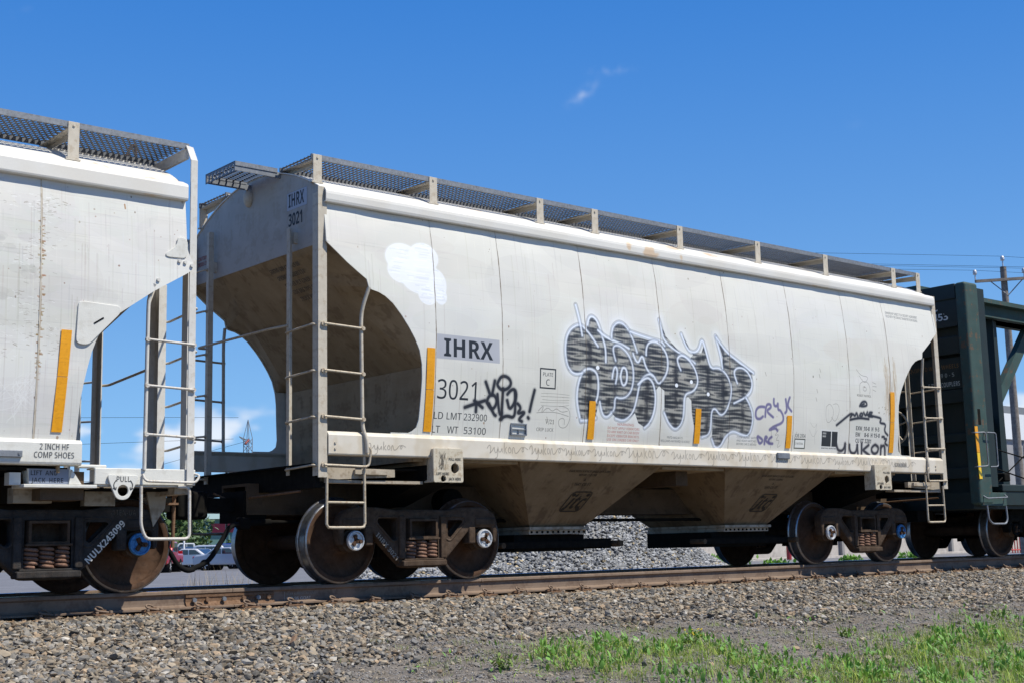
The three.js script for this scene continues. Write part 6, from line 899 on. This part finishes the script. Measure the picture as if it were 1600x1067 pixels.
// wooden utility pole and its lines
{ const px = 41.48, pz = -14.9, t = thing('utility_pole', 'weathered wooden utility pole with crossarm behind the green flat car', 'utility pole', [px, -0.92, pz]), wood = mat(W3, 0.9, 0, { map: dataTex(256, mottled([126, 118, 110], 14, [6, 24], [92, 84, 76], 0.5, 14), true, 0.8) });
  obj('shaft', new THREE.CylinderGeometry(0.125, 0.19, 12.2, 14).translate(0, 6.1, 0), wood, t);
  const d = [0.85, 0, 0.53]; obj('crossarm', bar([-1.35 * d[0], 11.55, -1.35 * d[2]], [1.6 * d[0], 11.75, 1.6 * d[2]], 0.13, 0.11, [0, 1, 0]).translate(-0.1, 0, 0.16), wood, t);
  obj('arm_brace', [bar([-0.7 * d[0], 11.58, -0.7 * d[2] + 0.1], [0, 11.0, 0.14], 0.04, 0.02), bar([0.7 * d[0], 11.66, 0.7 * d[2] + 0.1], [0, 11.0, 0.14], 0.04, 0.02)], M.galv, t);
  const ins = [[-1.25, 11.6], [0, 12.2], [0.9, 11.7], [1.4, 11.75]]; for (const [k, y] of ins) obj('insulator', [rod([k * d[0], y, k * d[2]], [k * d[0], y + 0.3, k * d[2]], 0.03, 6), lathe([[0.0, 0.16], [0.05, 0.14], [0.09, 0.05], [0.07, 0.0], [0.09, -0.04], [0.03, -0.06]], 10).rotateX(-Math.PI / 2).translate(k * d[0], y + 0.32, k * d[2])], M.capSilver, t);
  for (const [i, [k, y]] of ins.entries()) { const A = [px + k * d[0], y - 0.47, pz + k * d[2]], B = [px - 62 + k * 0.3, y - 0.1, pz - 30 + k]; const mid = A.map((v, q) => (v + B[q]) / 2); mid[1] -= 0.6; tag(obj('power_line', smoothTube([A, mid, B], 0.006, 40, 4), M.black), ['lowest power line leaving the crossarm over the hopper roof', 'topmost power line leaving the pole tip', 'power line from the inner right insulator of the pole', 'power line from the outer right insulator of the pole'][i], 'wire', 'lines of the utility pole');
    const B2 = [px + 24, y - 1.4 - i * 0.3, pz + 16]; tag(obj('power_line', smoothTube([A, A.map((v, q) => (v + B2[q]) / 2 - (q === 1 ? 0.25 : 0)), B2], 0.006, 20, 4), M.black), ['line dropping from the left arm end of the pole out of the picture', 'line dropping from the pole tip out of the picture', 'inner line leaving the pole for the right picture edge', 'outer line leaving the pole for the right picture edge'][i], 'wire', 'lines of the utility pole'); } }
// long industrial building with concrete base
{ const t = thing('warehouse', 'long pale warehouse with concrete base and grey upper wall behind the train', 'building', [78, -0.62, -36]), conc = mat(W3, 0.9, 0, { map: dataTex(256, mottled([188, 180, 172], 10, [4, 14], [150, 142, 134], 0.5, 10), true, 0.15) });
  obj('base_wall', box(-40, 40, 0, 3.3, -12, 3.0), conc, t); obj('wall', box(-40, 40, 3.301, 7.3, -12, 2.8), mat(W3, 0.7, 0, { map: dataTex(256, mottled([150, 150, 152], 6, [4, 20], [128, 126, 124], 0.4, 6), true, 0.2) }), t); obj('parapet', box(-40.1, 40.1, 7.301, 9.0, -12.1, 3.0), mat(col(0.72, 0.74, 0.76), 0.6), t); obj('roof_unit', [box(0.5, 12, 9.001, 10.4, -8, -2)], mat(col(0.13, 0.14, 0.15), 0.6), t); obj('wall_band', box(-40, 40, 3.303, 3.8, 2.801, 3.1), mat(col(0.7, 0.7, 0.7), 0.7), t);
  for (let x = -39; x < 40; x += 1.2) obj('wall_rib', box(x - 0.06, x + 0.06, 3.81, 7.29, 2.8, 2.86), mat(col(0.30, 0.30, 0.31), 0.7), t);
  for (const x of [-27, -24, -13, -4]) obj('downpipe', rbox(x - 0.12, x + 0.12, 0, 3.28, 3.01, 3.2, 0.03), mat(col(0.25, 0.24, 0.23), 0.8), t);
  const k = obj('kerb', box(30, 118, -0.62, -0.47, -32.4, -31.6), conc); structure(k);
  const b = thing('red_bollard', 'short dark red bollard before the warehouse wall', 'bollard', [46.9, -0.6, -31.0]); obj('post', rod([0, 0, 0], [0, 0.75, 0], 0.13, 14), mat(col(0.30, 0.02, 0.03), 0.5), b); obj('cap', new THREE.SphereGeometry(0.13, 12, 8).translate(0, 0.75, 0), mat(col(0.30, 0.02, 0.03), 0.5), b);
  const r = thing('red_railing', 'red steel railing seen between the last wheels', 'railing', [61.0, -0.6, -26.6]), red = mat(col(0.45, 0.05, 0.04), 0.5); for (let i = 0; i < 24; i++) obj('picket', rod([i * 0.28, 0, 0], [i * 0.28, 1.6, 0], 0.035, 6), red, r); for (const y of [0.2, 1.55]) obj('rail', rod([-0.1, y, 0], [6.6, y, 0], 0.045, 6), red, r); }
renderer.render(scene, camera);
